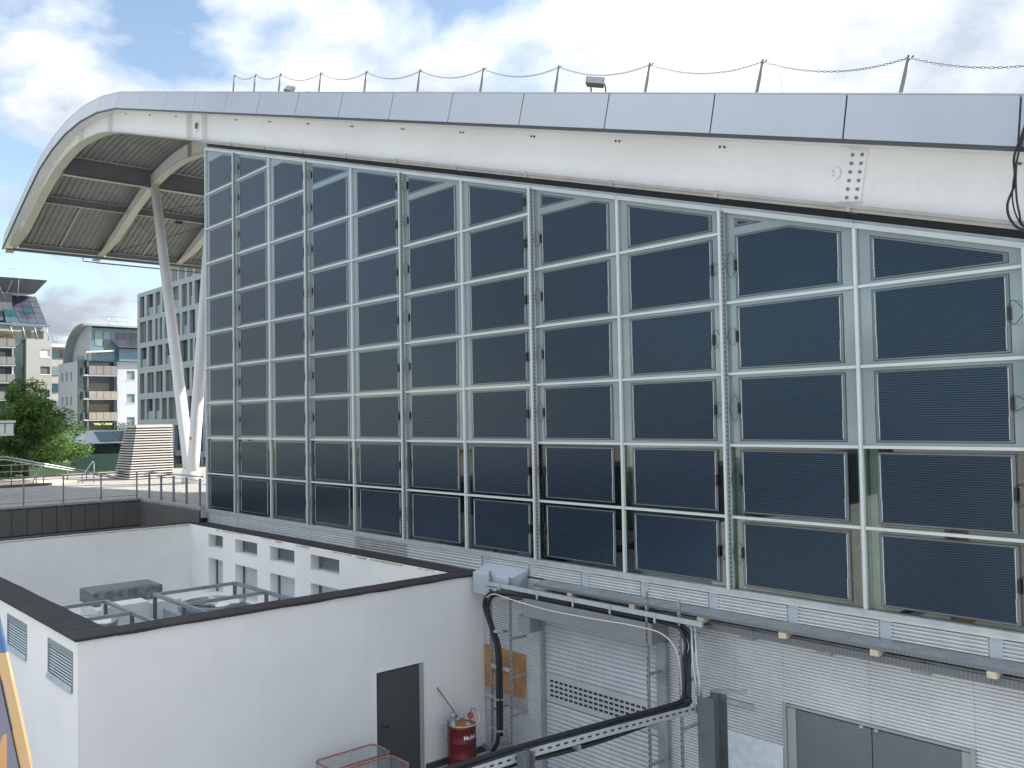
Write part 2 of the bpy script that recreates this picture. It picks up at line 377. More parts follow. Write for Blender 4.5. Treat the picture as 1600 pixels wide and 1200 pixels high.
class MB:
    def __init__(s):
        s.v, s.f, s.mi, s.sm = [], [], [], []
    def poly(s, pts, mi=0, sm=False):
        k = len(s.v); s.v += [tuple(p) for p in pts]; s.f.append(tuple(range(k, k + len(pts)))); s.mi.append(mi); s.sm.append(sm)
    def box(s, x0, x1, y0, y1, z0, z1, mi=0):
        k = len(s.v)
        s.v += [(x0, y0, z0), (x1, y0, z0), (x1, y1, z0), (x0, y1, z0), (x0, y0, z1), (x1, y0, z1), (x1, y1, z1), (x0, y1, z1)]
        for q in ((0, 3, 2, 1), (4, 5, 6, 7), (0, 1, 5, 4), (1, 2, 6, 5), (2, 3, 7, 6), (3, 0, 4, 7)):
            s.f.append(tuple(k + i for i in q)); s.mi.append(mi); s.sm.append(False)
        return s
    def hexa(s, p, mi=0):
        """8 corner points: bottom ring then top ring."""
        k = len(s.v); s.v += [tuple(q) for q in p]
        for q in ((0, 3, 2, 1), (4, 5, 6, 7), (0, 1, 5, 4), (1, 2, 6, 5), (2, 3, 7, 6), (3, 0, 4, 7)):
            s.f.append(tuple(k + i for i in q)); s.mi.append(mi); s.sm.append(False)
        return s
    def bar(s, p, q, w, h, up=(0, 0, 1), mi=0):
        p, q = Vector(p), Vector(q); d = (q - p).normalized(); up = Vector(up)
        if abs(d.dot(up)) > 0.98: up = Vector((0, 1, 0))
        a = d.cross(up).normalized() * (w / 2); b = a.cross(d).normalized() * (h / 2)
        s.hexa([p - a - b, p + a - b, q + a - b, q - a - b, p - a + b, p + a + b, q + a + b, q - a + b], mi)
        return s
    def tube(s, pts, r, n=8, mi=0, caps=True, sm=True):
        pts = [Vector(p) for p in pts]
        rs = r if isinstance(r, (list, tuple)) else [r] * len(pts)
        rings = []; pa = None
        for i, p in enumerate(pts):
            d = (pts[min(i + 1, len(pts) - 1)] - pts[max(i - 1, 0)]).normalized()
            if pa is None:
                ref = Vector((0, 0, 1)) if abs(d.z) < 0.9 else Vector((0, 1, 0))
                a = d.cross(ref).normalized()
            else:
                a = (pa - d * pa.dot(d)).normalized()
            pa = a; b = d.cross(a)
            k = len(s.v)
            for j in range(n):
                t = 2 * math.pi * j / n
                s.v.append(tuple(p + a * (rs[i] * math.cos(t)) + b * (rs[i] * math.sin(t))))
            rings.append(k)
        for i in range(len(rings) - 1):
            for j in range(n):
                s.f.append((rings[i] + j, rings[i] + (j + 1) % n, rings[i + 1] + (j + 1) % n, rings[i + 1] + j)); s.mi.append(mi); s.sm.append(sm)
        if caps:
            s.f.append(tuple(rings[0] + j for j in reversed(range(n)))); s.mi.append(mi); s.sm.append(False)
            s.f.append(tuple(rings[-1] + j for j in range(n))); s.mi.append(mi); s.sm.append(False)
        return s
    def lathe(s, prof, c, n=24, mi=0):
        c = Vector(c); rings = []
        for (r, z) in prof:
            k = len(s.v)
            for j in range(n):
                t = 2 * math.pi * j / n
                s.v.append((c.x + r * math.cos(t), c.y + r * math.sin(t), c.z + z))
            rings.append(k)
        for i in range(len(rings) - 1):
            for j in range(n):
                s.f.append((rings[i] + j, rings[i] + (j + 1) % n, rings[i + 1] + (j + 1) % n, rings[i + 1] + j)); s.mi.append(mi); s.sm.append(True)
        s.f.append(tuple(rings[-1] + j for j in range(n))); s.mi.append(mi); s.sm.append(False)
        s.f.append(tuple(rings[0] + j for j in reversed(range(n)))); s.mi.append(mi); s.sm.append(False)
        return s
    def prism_y(s, poly, y0, y1, mi=0):
        """polygon in XZ extruded along Y."""
        n = len(poly); k = len(s.v)
        s.v += [(x, y0, z) for x, z in poly] + [(x, y1, z) for x, z in poly]
        s.f.append(tuple(k + i for i in range(n))); s.mi.append(mi); s.sm.append(False)
        s.f.append(tuple(k + n + i for i in reversed(range(n)))); s.mi.append(mi); s.sm.append(False)
        for i in range(n):
            j = (i + 1) % n
            s.f.append((k + i, k + n + i, k + n + j, k + j)); s.mi.append(mi); s.sm.append(False)
        return s
    def prism_x(s, poly, x0, x1, mi=0):
        """polygon in YZ extruded along X."""
        n = len(poly); k = len(s.v)
        s.v += [(x0, y, z) for y, z in poly] + [(x1, y, z) for y, z in poly]
        s.f.append(tuple(k + i for i in range(n))); s.mi.append(mi); s.sm.append(False)
        s.f.append(tuple(k + n + i for i in reversed(range(n)))); s.mi.append(mi); s.sm.append(False)
        for i in range(n):
            j = (i + 1) % n
            s.f.append((k + i, k + n + i, k + n + j, k + j)); s.mi.append(mi); s.sm.append(False)
        return s
    def ribbed_x(s, x0, x1, z0, z1, y, pitch, amp, prof, mi=0):
        """sheet with horizontal ribs: profile (t, depth) repeated up the wall, extruded along X."""
        pts = []; z = z0
        while z < z1 - 1e-6:
            for t, d in prof:
                zz = z + t * pitch
                if zz > z1: break
                pts.append((y - amp * d, zz))
            z += pitch
        k = len(s.v)
        for yy, zz in pts:
            s.v += [(x0, yy, zz), (x1, yy, zz)]
        for i in range(len(pts) - 1):
            a = k + 2 * i
            s.f.append((a, a + 1, a + 3, a + 2)); s.mi.append(mi); s.sm.append(False)
        return s
    def holed(s, u0, u1, z0, z1, ops, d, fn, mi=0, mi_r=None):
        """wall face u0..u1 x z0..z1 with openings (u0,u1,z0,z1), reveals of depth d; fn(u,depth,z) gives the point."""
        us = sorted({u0, u1, *[o[0] for o in ops], *[o[1] for o in ops]})
        zs = sorted({z0, z1, *[o[2] for o in ops], *[o[3] for o in ops]})
        for i in range(len(us) - 1):
            for j in range(len(zs) - 1):
                uc, zc_ = (us[i] + us[i + 1]) / 2, (zs[j] + zs[j + 1]) / 2
                if any(o[0] < uc < o[1] and o[2] < zc_ < o[3] for o in ops): continue
                s.poly([fn(us[i], 0, zs[j]), fn(us[i + 1], 0, zs[j]), fn(us[i + 1], 0, zs[j + 1]), fn(us[i], 0, zs[j + 1])], mi)
        mr = mi if mi_r is None else mi_r
        for a, b, c, e in ops:
            s.poly([fn(a, 0, c), fn(a, d, c), fn(a, d, e), fn(a, 0, e)], mr)
            s.poly([fn(b, 0, c), fn(b, d, c), fn(b, d, e), fn(b, 0, e)], mr)
            s.poly([fn(a, 0, c), fn(b, 0, c), fn(b, d, c), fn(a, d, c)], mr)
            s.poly([fn(a, 0, e), fn(b, 0, e), fn(b, d, e), fn(a, d, e)], mr)
        return s
    def mesh(s, name, mats, origin=(0, 0, 0)):
        o = Vector(origin)
        me = bpy.data.meshes.new(name)
        me.from_pydata([tuple(Vector(p) - o) for p in s.v], [], s.f)
        for m in (mats if isinstance(mats, (list, tuple)) else [mats]):
            me.materials.append(m)
        me.polygons.foreach_set('material_index', s.mi)
        me.polygons.foreach_set('use_smooth', s.sm)
        me.update()
        return me
    def build(s, name, mats, parent=None, origin=None):
        if origin is None:
            origin = WL[parent.name] if parent else Vector((0, 0, 0))
        return link(name, s.mesh(name, mats, origin), parent, origin)
def bevel(o, w=0.01, seg=2):
    b = o.modifiers.new('bevel', 'BEVEL'); b.width = w; b.segments = seg; b.limit_method = 'ANGLE'; b.angle_limit = R(40)
    return o
def clip(poly, a, b, c):
    """keep the part of a convex polygon with a*x + b*z <= c."""
    outp = []
    for i in range(len(poly)):
        p, q = poly[i], poly[(i + 1) % len(poly)]
        dp, dq = a * p[0] + b * p[1] - c, a * q[0] + b * q[1] - c
        if dp <= 0: outp.append(p)
        if dp * dq < 0:
            t = dp / (dp - dq); outp.append((p[0] + t * (q[0] - p[0]), p[1] + t * (q[1] - p[1])))
    return outp
def lerp_list(lst, x):
    for (x0, z0), (x1, z1) in zip(lst, lst[1:]):
        if min(x0, x1) <= x <= max(x0, x1):
            return z0 + (z1 - z0) * (x - x0) / (x1 - x0)
    return lst[0][1] if abs(x - lst[0][0]) < abs(x - lst[-1][0]) else lst[-1][1]
def ordn(i):
    return ['first', 'second', 'third', 'fourth', 'fifth', 'sixth', 'seventh', 'eighth', 'ninth', 'tenth', 'eleventh', 'twelfth', 'thirteenth'][i]

GZ = -4.17            # yard level; z = 0 is the glass sill and the plaza
SL = -0.2844          # slope of the straight roof
S = 2.25              # bay width
PH = 1.1466           # pane height
XE = 27.5             # the hall goes on a little past the right frame edge

# ------------------------------------------------------------------ ground, plaza
g = MB()
g.box(-600, 600, -600, 600, GZ - 0.5, GZ)
struct(g.build('ground', concrete))
# plaza slab left of the hall (garage void below it)
g = MB()
g.box(-27.0, -5.6, -60, 60, -0.30, 0.0)
g.box(-5.6, 0.0, -0.25, 60, -0.30, 0.0)
plaza = struct(g.build('plaza', paver_m))
g = MB()
g.hexa([(-46, -60, -4.1), (-27, -60, -4.1), (-27, 60, -4.1), (-46, 60, -4.1), (-46, -60, -1.0), (-27, -60, -0.06), (-27, 60, -0.06), (-46, 60, -1.0)])
g.hexa([(-116, -60, -4.1), (-46.01, -60, -4.1), (-46.01, 22, -4.1), (-116, 22, -4.1), (-116, -60, -1.9), (-46.01, -60, -1.0), (-46.01, 22, -1.0), (-116, 22, -1.9)])
struct(g.build('lawn', grass_m))
g = MB(); g.box(-5.64, -5.42, -60, -0.27, -0.004, 0.07); g.box(-5.42, -0.06, -0.27, -0.05, -0.004, 0.07)
struct(g.build('plaza_kerb', kerb_grey))
# cladding panels hung on the plaza edge
z0, z1 = -0.93, -0.06
i = 0
y = -0.30
while y > -9:
    w = 0.47
    g = MB(); g.box(-5.50, -5.46, y - w + 0.008, y - 0.008, z0, z1)
    g.build('cladding_panel', clad_brown, plaza); y -= w
x = -5.55
while x < -0.15:
    w = 0.24
    g = MB(); g.box(x + 0.008, min(x + w, -0.06) - 0.008, -0.30, -0.26, z0, z1 - 0.0)
    g.build('cladding_panel', clad_brown, plaza); x += w
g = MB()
g.box(-5.58, -5.54, -60, -0.3, GZ, -0.31, 0)       # near-black sheets painted as the unlit garage opening under the edge
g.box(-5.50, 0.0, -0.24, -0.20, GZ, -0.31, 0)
struct(g.build('garage_void_sheet', void_dark))
g = MB()
for yy in (-7.6, -6.6, -5.9, -5.45, -5.0):
    g.box(-5.49, -5.40, yy - 0.03, yy + 0.03, GZ, -0.95)
struct(g.build('garage_post', galv_lite))

# ------------------------------------------------------------------ THE HALL
H = tag(empty('exhibition_hall', (12, 8, GZ)), 'large hall with a sloping curved white roof and a solar glass facade', 'building')
FB = [(XE, 13.05 + SL * XE), (0.0, 13.05), (-7.5, 15.18), (-9.7, 15.6), (-11.9, 15.80), (-14.1, 15.79), (-16.2, 15.55), (-18.3, 15.10), (-20.3, 14.38), (-22.3, 13.60), (-24.0, 12.92), (-25.4, 12.34)]
WB = [(XE, 12.16 + SL * XE), (0.0, 12.16), (-7.8, 14.38), (-9.3, 14.77), (-10.5, 15.0), (-11.8, 15.14), (-13.0, 15.22), (-14.3, 15.20), (-15.5, 15.07), (-16.75, 14.86), (-18.1, 14.52), (-19.45, 14.10), (-21.2, 13.46), (-22.7, 12.93), (-26.1, 12.30)]
fb = lambda x: lerp_list(FB, x)
wb = lambda x: lerp_list(WB, x)
zh = lambda x: 11.92 + SL * x

def beam(y0, right, name='roof_beam'):
    xs = [p[0] for p in WB if p[0] <= right]
    if xs[0] != right: xs = [right] + xs
    top = lambda x: fb(max(x, -25.4)) + (0.12 if x > -24 else 0.04)
    g = MB()
    t = 0.015
    for a, b in zip(xs, xs[1:]):
        if b < -25: tb = wb(b) + 0.12
        else: tb = top(b)
        g.hexa([(a, y0 - t, wb(a)), (b, y0 - t, wb(b)), (b, y0 + t, wb(b)), (a, y0 + t, wb(a)), (a, y0 - t, top(a)), (b, y0 - t, tb), (b, y0 + t, tb), (a, y0 + t, top(a))])
    w = g.build(name, white_steel, H)
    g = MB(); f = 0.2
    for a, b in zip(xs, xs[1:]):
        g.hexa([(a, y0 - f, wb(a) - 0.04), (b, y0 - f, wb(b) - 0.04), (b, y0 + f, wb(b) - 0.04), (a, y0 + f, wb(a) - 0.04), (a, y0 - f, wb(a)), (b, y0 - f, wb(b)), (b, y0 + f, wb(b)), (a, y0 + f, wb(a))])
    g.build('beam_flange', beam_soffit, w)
    return w
front = beam(0.0, XE)
for yb in (4.5, 9.0, 13.5):
    b = beam(yb, -0.15)
    for xs_ in (-12.2,):
        g = MB()
        g.box(xs_ - 0.02, xs_ + 0.02, yb - 0.19, yb - 0.016, wb(xs_) + 0.005, fb(xs_) + 0.05)
        g.build('stiffener', beam_soffit, b)
for xs_ in (-22.6, -17.0, -13.1, -9.3, -1.25, 0.02):
    g = MB()
    g.box(xs_ - 0.015, xs_ + 0.015, -0.19, -0.017, wb(xs_) + 0.004, fb(xs_) - 0.04)
    g.build('stiffener', white_steel, front)
# half-moon fitting between the two stiffeners, splice plate with bolts near the right end
def disc(g, x, y, z, r, d, n=20, mi=0):
    g.prism_y([(x + r * math.cos(2 * math.pi * k / n), z + r * math.sin(2 * math.pi * k / n)) for k in range(n)], y - d, y, mi)
g = MB()
disc(g, -0.74, -0.016, 12.83, 0.20, 0.03); g.build('pin_cover', white_steel, front)
g = MB(); disc(g, -0.70, -0.047, 12.83, 0.11, 0.02); g.build('pin_cap', dark_trim, front)
g = MB()
g.prism_y([(22.24, 5.87), (22.60, 5.80), (22.73, 6.52), (22.42, 6.60)], -0.045, -0.016)
spl = g.build('splice_plate', white_steel, front)
for a in range(6):
    for b in range(2):
        g = MB(); disc(g, 22.40 + 0.145 * b + a * 0.022, -0.046, 5.90 + a * 0.12 - b * 0.03, 0.024, 0.018, 10)
        g.build('bolt', galv_dark, spl)
g = MB(); disc(g, 22.20, -0.016, 6.30, 0.105, 0.02); pc = g.build('pin_cover', white_steel, front)
for dz in (-0.03, 0.03):
    g = MB(); disc(g, 22.20, -0.037, 6.30 + dz, 0.016, 0.012, 8); g.build('bolt', galv_lite, pc)

# fascia panels
JX = [27.1, 24.85, 22.6, 20.37, 18.12, 15.88, 13.62, 11.38, 9.13, 6.88, 4.62, 2.4, 0.0, -2.45, -4.95, -7.5, -9.7, -11.9, -14.1, -16.2, -18.3, -20.3, -22.3, -24.0, -25.4]
def nrm(a, b):
    d = Vector((a[0] - b[0], a[1] - b[1])).normalized(); return Vector((-d.y, d.x))
pts = [(x_, fb(x_)) for x_ in JX]
nor = []
for i in range(len(pts)):
    a = pts[max(i - 1, 0)]; b = pts[min(i + 1, len(pts) - 1)]
    nn = nrm(a, b); ln = 0.645 + max(0.0, (-8 - pts[i][0])) * 0.011
    nor.append(nn * ln if pts[i][0] < -5 else Vector((0.0, 0.675)))
for i in range(len(pts) - 1):
    a, b = Vector(pts[i]), Vector(pts[i + 1]); d = (b - a).normalized() * 0.012
    a2, b2 = a + d, b - d
    ta, tb = a2 + nor[i], b2 + nor[i + 1]
    g = MB()
    g.hexa([(a2.x, -0.50, a2.y), (b2.x, -0.50, b2.y), (b2.x, -0.47, b2.y), (a2.x, -0.47, a2.y), (ta.x, -0.33, ta.y), (tb.x, -0.33, tb.y), (tb.x, -0.30, tb.y), (ta.x, -0.30, ta.y)])
    p = g.build('fascia_panel', fascia_alu, H); bevel(p, 0.004, 1)
g = MB()
for i in range(len(pts) - 1):     # backing, drip trim, soffit, roof skin
    a, b = Vector(pts[i]), Vector(pts[i + 1]); ta, tb = a + nor[i] * 0.97, b + nor[i + 1] * 0.97
    g.hexa([(a.x, -0.462, a.y + 0.004), (b.x, -0.462, b.y + 0.004), (b.x, -0.44, b.y + 0.004), (a.x, -0.44, a.y + 0.004), (ta.x, -0.294, ta.y), (tb.x, -0.294, tb.y), (tb.x, -0.28, tb.y), (ta.x, -0.28, ta.y)])
    n0, n1_ = nor[i].normalized(), nor[i + 1].normalized()
    l0, l1 = a - n0 * 0.055, b - n1_ * 0.055
    g.hexa([(l0.x, -0.487, l0.y), (l1.x, -0.487, l1.y), (l1.x, -0.44, l1.y), (l0.x, -0.44, l0.y), (a.x, -0.487, a.y - 0.002), (b.x, -0.487, b.y - 0.002), (b.x, -0.44, b.y - 0.002), (a.x, -0.44, a.y - 0.002)])
g.build('fascia_backing', dark_trim, H)
g = MB()
for i in range(len(pts) - 1):
    a, b = Vector(pts[i]), Vector(pts[i + 1]); n0, n1_ = nor[i].normalized(), nor[i + 1].normalized()
    l0, l1 = a - n0 * 0.03, b - n1_ * 0.03
    g.hexa([(l0.x, -0.438, l0.y), (l1.x, -0.438, l1.y), (l1.x, -0.018, l1.y), (l0.x, -0.018, l0.y), (a.x, -0.438, a.y), (b.x, -0.438, b.y), (b.x, -0.018, b.y), (a.x, -0.018, a.y)])
g.build('fascia_soffit', white_steel, H)
g = MB()
for i in range(len(pts) - 1):
    ta, tb = Vector(pts[i]) + nor[i] * 0.9, Vector(pts[i + 1]) + nor[i + 1] * 0.9
    a, b = Vector(pts[i]) + nor[i] * 0.45, Vector(pts[i + 1]) + nor[i + 1] * 0.45
    g.hexa([(a.x, -0.27, a.y), (b.x, -0.27, b.y), (b.x, 16, b.y), (a.x, 16, a.y), (ta.x, -0.27, ta.y), (tb.x, -0.27, tb.y), (tb.x, 16, tb.y), (ta.x, 16, ta.y)])
g.build('roof_skin', apt_roof, H)
# pale capping strip along the upper edge of the fascia
g = MB()
for i in range(len(pts) - 1):
    ta, tb = Vector(pts[i]) + nor[i], Vector(pts[i + 1]) + nor[i + 1]
    ua, ub = ta + nor[i].normalized() * 0.022, tb + nor[i + 1].normalized() * 0.022
    g.hexa([(ta.x, -0.335, ta.y + 0.003), (tb.x, -0.335, tb.y + 0.003), (tb.x, -0.1, tb.y + 0.003), (ta.x, -0.1, ta.y + 0.003), (ua.x, -0.335, ua.y), (ub.x, -0.335, ub.y), (ub.x, -0.1, ub.y), (ua.x, -0.1, ua.y)])
g.build('roof_edge_cap', header_w, H)
for x_ in JX[1:16]:
    g = MB()
    for k in (-0.045, 0.045):
        disc(g, x_ - 0.10 + k, -0.0165, fb(x_ - 0.1) - 0.135 + SL * k, 0.02, 0.02, 8)
    g.build('bolt_pair', dark_trim, front)
for i in range(12):
    a, b = S * i + 0.005, S * (i + 1) - 0.005
    g = MB()
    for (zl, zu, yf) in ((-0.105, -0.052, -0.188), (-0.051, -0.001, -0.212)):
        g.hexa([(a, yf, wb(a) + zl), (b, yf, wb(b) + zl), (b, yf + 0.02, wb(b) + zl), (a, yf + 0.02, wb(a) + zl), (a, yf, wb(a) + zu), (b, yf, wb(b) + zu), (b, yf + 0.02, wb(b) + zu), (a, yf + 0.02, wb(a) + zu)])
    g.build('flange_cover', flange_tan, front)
for i in range(1, 12):            # splice covers along the lower flange
    x_ = S * i
    g = MB(); zz = wb(x_)
    g.hexa([(x_ - 0.03, -0.218, zz - 0.108 - SL * 0.03), (x_ + 0.03, -0.218, zz - 0.108 + SL * 0.03), (x_ + 0.03, 0.05, zz - 0.108 + SL * 0.03), (x_ - 0.03, 0.05, zz - 0.108 - SL * 0.03),
            (x_ - 0.03, -0.218, zz + 0.01 - SL * 0.03), (x_ + 0.03, -0.218, zz + 0.01 + SL * 0.03), (x_ + 0.03, 0.05, zz + 0.01 + SL * 0.03), (x_ - 0.03, 0.05, zz + 0.01 - SL * 0.03)])
    g.build('flange_clip', flange_tan, front)

# canopy deck (ribs run with the slope), purlins, bracing
g = MB()
xs = [0.0, -3.75, -7.5, -8.6, -9.7, -10.8, -11.9, -13.0, -14.1, -15.2, -16.2, -17.2, -18.3, -19.3, -20.3, -21.3, -22.3, -24.0, -25.2]
ys = []
yy = 0.03
while yy < 16:
    for t, d in ((0, 0), (0.10, 0), (0.14, 0.06), (0.24, 0.06)):
        ys.append((yy + t, d))
    yy += 0.28
base = len(g.v)
for x_ in xs:
    for y_, d in ys:
        g.v.append((x_, y_, fb(x_) + 0.13 + d))
n = len(ys)
for i in range(len(xs) - 1):
    for j in range(n - 1):
        a = base + i * n + j
        g.f.append((a, a + 1, a + n + 1, a + n)); g.mi.append(0); g.sm.append(False)
g.build('roof_deck', deck_grey, H)
def ibeam_y(g, x_, zb, zt, w, y0, y1, t=0.025, mi_f=1):
    g.box(x_ - 0.012, x_ + 0.012, y0, y1, zb + t, zt - t, 0)
    g.box(x_ - w / 2, x_ + w / 2, y0, y1, zb, zb + t, mi_f)
    g.box(x_ - w / 2, x_ + w / 2, y0, y1, zt - t, zt, mi_f)
for y0, y1 in ((0.2, 4.3), (4.7, 8.8), (9.2, 13.3)):
    g = MB(); ibeam_y(g, -16.8, 14.62, 15.58, 0.26, y0, y1); g.build('purlin', [purlin_grey, beam_soffit], H)
    g = MB(); ibeam_y(g, -20.5, 14.02, fb(-20.5) + 0.10, 0.14, y0, y1, 0.02); g.build('purlin', [purlin_grey, beam_soffit], H)
    g = MB(); ibeam_y(g, -24.9, 12.38, fb(-24.9) + 0.10, 0.14, y0, y1, 0.02); g.build('purlin', [purlin_grey, beam_soffit], H)
    ym = (y0 + y1) / 2
    g = MB()
    for a, b in ((-20.6, -22.3), (-22.3, -24.8)):
        g.bar((a, ym, fb(a) + 0.10), (b, ym, fb(b) + 0.10), 0.05, 0.05)
    g.build('deck_joint', beam_soffit, H)
g = MB()
g.box(-25.5, -25.25, -0.3, 16, 12.30, 12.42)
g.build('eave_gutter', purlin_grey, H)
g = MB(); g.tube([(-25.35, 3.6, 12.28), (-25.35, 3.6, 12.08), (-25.35, 4.3, 12.06)], 0.03, 6); g.tube([(-25.3, 4.3, 12.05), (-25.3, 16, 12.05)], 0.04, 6)
g.build('gutter_pipe', purlin_grey, H)
for (a, b) in (((-17.2, 4.7, 14.8), (-20.4, 8.8, 14.0)), ((-20.4, 4.7, 14.0), (-17.2, 8.8, 14.8)), ((-20.7, 4.7, 13.95), (-24.6, 8.8, 12.5)), ((-24.6, 4.7, 12.5), (-20.7, 8.8, 13.95))):
    g = MB(); g.tube([a, b], 0.018, 6); g.build('bracing_rod', dark_trim, H)
g = MB(); g.box(-20.6, -20.35, 7.0, 7.35, 13.86, 13.95); g.build('canopy_lamp', black_p, H)
# V column under the canopy
g = MB(); g.tube([(-12.4, 4.5, 0.0), (-12.75, 4.5, 1.2), (-16.75, 4.5, 14.62)], [0.27, 0.27, 0.22], 20); g.build('column_leg', white_steel, H)
g = MB(); g.tube([(-12.35, 4.5, 0.0), (-12.1, 4.5, 1.2), (-9.6, 4.5, 14.7)], [0.27, 0.27, 0.22], 20); g.build('column_leg', white_steel, H)
g = MB(); g.lathe([(0.43, 0.0), (0.43, 0.55), (0.36, 0.7)], (-12.38, 4.5, 0.0), 24); g.build('column_foot', white_steel, H)
g = MB(); disc(g, -11.85, 4.25, 2.1, 0.07, 0.03); g.build('column_tag', galv, H)

# ---- glass facade
# mullions
for i in range(0, 13):
    x_ = S * i
    if x_ > XE: break
    g = MB(); zt = zh(x_) - 0.02
    g.box(x_ - 0.025, x_ + 0.025, -0.075, 0.10, 0.0, zt)
    g.build('mullion', mullion_w, H)
    if i % 2 == 1:
        g = MB(); g.box(x_ - 0.026, x_ + 0.018, -0.150, -0.078, 0.0, zt - 0.05); bt = g.build('mullion_fin', mullion_w, H)
        g = MB(); g.box(x_ + 0.020, x_ + 0.040, -0.120, -0.078, 0.0, zt - 0.05); g.build('cable_channel', perf_dark, bt)
# header, one length per bay, and the shadow gap above it
for i in range(0, 12):
    a, b = S * i + 0.004, S * (i + 1) - 0.004
    g = MB()
    g.hexa([(a, -0.085, zh(a) - 0.085), (b, -0.085, zh(b) - 0.085), (b, 0.06, zh(b) - 0.085), (a, 0.06, zh(a) - 0.085), (a, -0.085, zh(a) - 0.012), (b, -0.085, zh(b) - 0.012), (b, 0.06, zh(b) - 0.012), (a, 0.06, zh(a) - 0.012)])
    h = g.build('header_rail', header_w, H)
    g = MB()
    g.hexa([(a, -0.06, zh(a) - 0.011), (b, -0.06, zh(b) - 0.011), (b, 0.06, zh(b) - 0.011), (a, 0.06, zh(a) - 0.011), (a, -0.06, zh(a) + 0.035), (b, -0.06, zh(b) + 0.035), (b, 0.06, zh(b) + 0.035), (a, 0.06, zh(a) + 0.035)])
    g.build('header_flashing', galv, h)
g = MB()
g.hexa([(-0.03, 0.02, zh(-0.03) + 0.02), (XE, 0.02, zh(XE) + 0.02), (XE, 0.08, zh(XE) + 0.02), (-0.03, 0.08, zh(-0.03) + 0.02), (-0.03, 0.02, wb(-0.03) - 0.042), (XE, 0.02, wb(XE) - 0.042), (XE, 0.08, wb(XE) - 0.042), (-0.03, 0.08, wb(-0.03) - 0.042)])
g.build('shadow_gap', void_dark, H)

CAPTOP = [9, 9, 8, 7, 7, 6, 6, 5, 5, 4, 4, 3]
SPLIT = {3: 8, 5: 7, 7: 6, 9: 5, 11: 4}
LIMIT = {0: 10, 2: 9, 4: 8}
MX, MZ = 0.215, 0.066
mesh_cache = {}
def poly_mesh(name, poly, y0, y1, m):
    g = MB(); g.prism_y(poly, y0, y1); return g.mesh(name, m)
def cells(parent, bay, ox, oz, poly_fn, full):
    """one solar laminate: dark edge, frame strip, cells, busbars, junction box with its loop of wire."""
    key = full
    def piece(nm, inset_x, inset_z, y0, y1, m):
        if key is not None and (key, nm) in mesh_cache:
            me = mesh_cache[(key, nm)]
        else:
            p = poly_fn(inset_x, inset_z)
            if len(p) < 3: return None
            me = poly_mesh(nm, p, y0, y1, m)
            if key is not None: mesh_cache[(key, nm)] = me
        return link(nm, me, parent, (ox, 0, oz))
    piece('panel_edge', 0, 0, -0.0295, -0.026, pv_edge)
    piece('panel_frame', 0.010, 0.010, -0.033, -0.0296, pv_frame)
    piece('solar_cells', 0.066, 0.032, -0.037, -0.0331, pv)
    p = poly_fn(0.066, 0.032)
    if len(p) < 3: return
    xa, xb = min(q[0] for q in p), max(q[0] for q in p)
    for xx, sgn in ((xa, -1), (xb, 1)):
        zsv = [q[1] for q in p if abs(q[0] - xx) < 1e-4]
        if len(zsv) < 2 or max(zsv) - min(zsv) < 0.12: continue
        za_, zb_ = min(zsv), max(zsv); zm = (za_ + zb_) / 2
        k = ('bus', sgn) if key is not None else None
        def mk():
            g = MB(); w = 0.010; o = 0.006 * sgn
            g.box(xx + o - w / 2, xx + o + w / 2, -0.040, -0.0332, za_ + 0.02, zm - 0.17)
            g.box(xx + o * 2.4 - w / 2, xx + o * 2.4 + w / 2, -0.040, -0.0332, zm - 0.165, zb_ - 0.02)
            return g.mesh('busbar', busbar_m)
        if zm - 0.17 > za_ + 0.03 and zb_ - 0.02 > zm - 0.16:
            if k and k in mesh_cache: me = mesh_cache[k]
            else:
                me = mk()
                if k: mesh_cache[k] = me
            link('busbar', me, parent, (ox, 0, oz))
    side = 1 if bay % 2 == 0 else -1
    xx = xb + 0.055 if side > 0 else xa - 0.055
    zsv = [q[1] for q in p if abs(q[0] - (xb if side > 0 else xa)) < 1e-4]
    if len(zsv) >= 2 and max(zsv) - min(zsv) > 0.3:
        zm = (min(zsv) + max(zsv)) / 2 + (0.0 if side > 0 else 0.02)
        g = MB(); g.box(xx - 0.018, xx + 0.018, -0.068, -0.0332, zm - 0.085, zm + 0.085)
        jb = g.build('junction_box', black_p, parent, (0, 0, 0)); jb.location = Vector((ox, 0, oz)) - WL[parent.name]
        g = MB(); rnd = random.Random(bay * 31 + int(oz * 7))
        xm = (S - 0.03 if side > 0 else 0.045) + 0.0
        bul = rnd.uniform(0.0, 0.10)
        for sg in (1, -1):
            pts_ = []
            for t in range(9):
                u = t / 8
                px_ = xx + (xm - xx) * (u ** (1.0 if side > 0 else 1.6))
                pz_ = zm + sg * ((0.085 + bul * math.sin(u * math.pi)) * (1 - u ** 2) + (0.07 * math.sin(u * math.pi) if side < 0 else 0.01))
                pts_.append((px_, -0.06 - 0.05 * math.sin(u * math.pi), pz_))
            g.tube(pts_, 0.0045, 5)
        wl = g.build('wire_loop', rubber, parent, (0, 0, 0)); wl.location = Vector((ox, 0, oz)) - WL[parent.name]

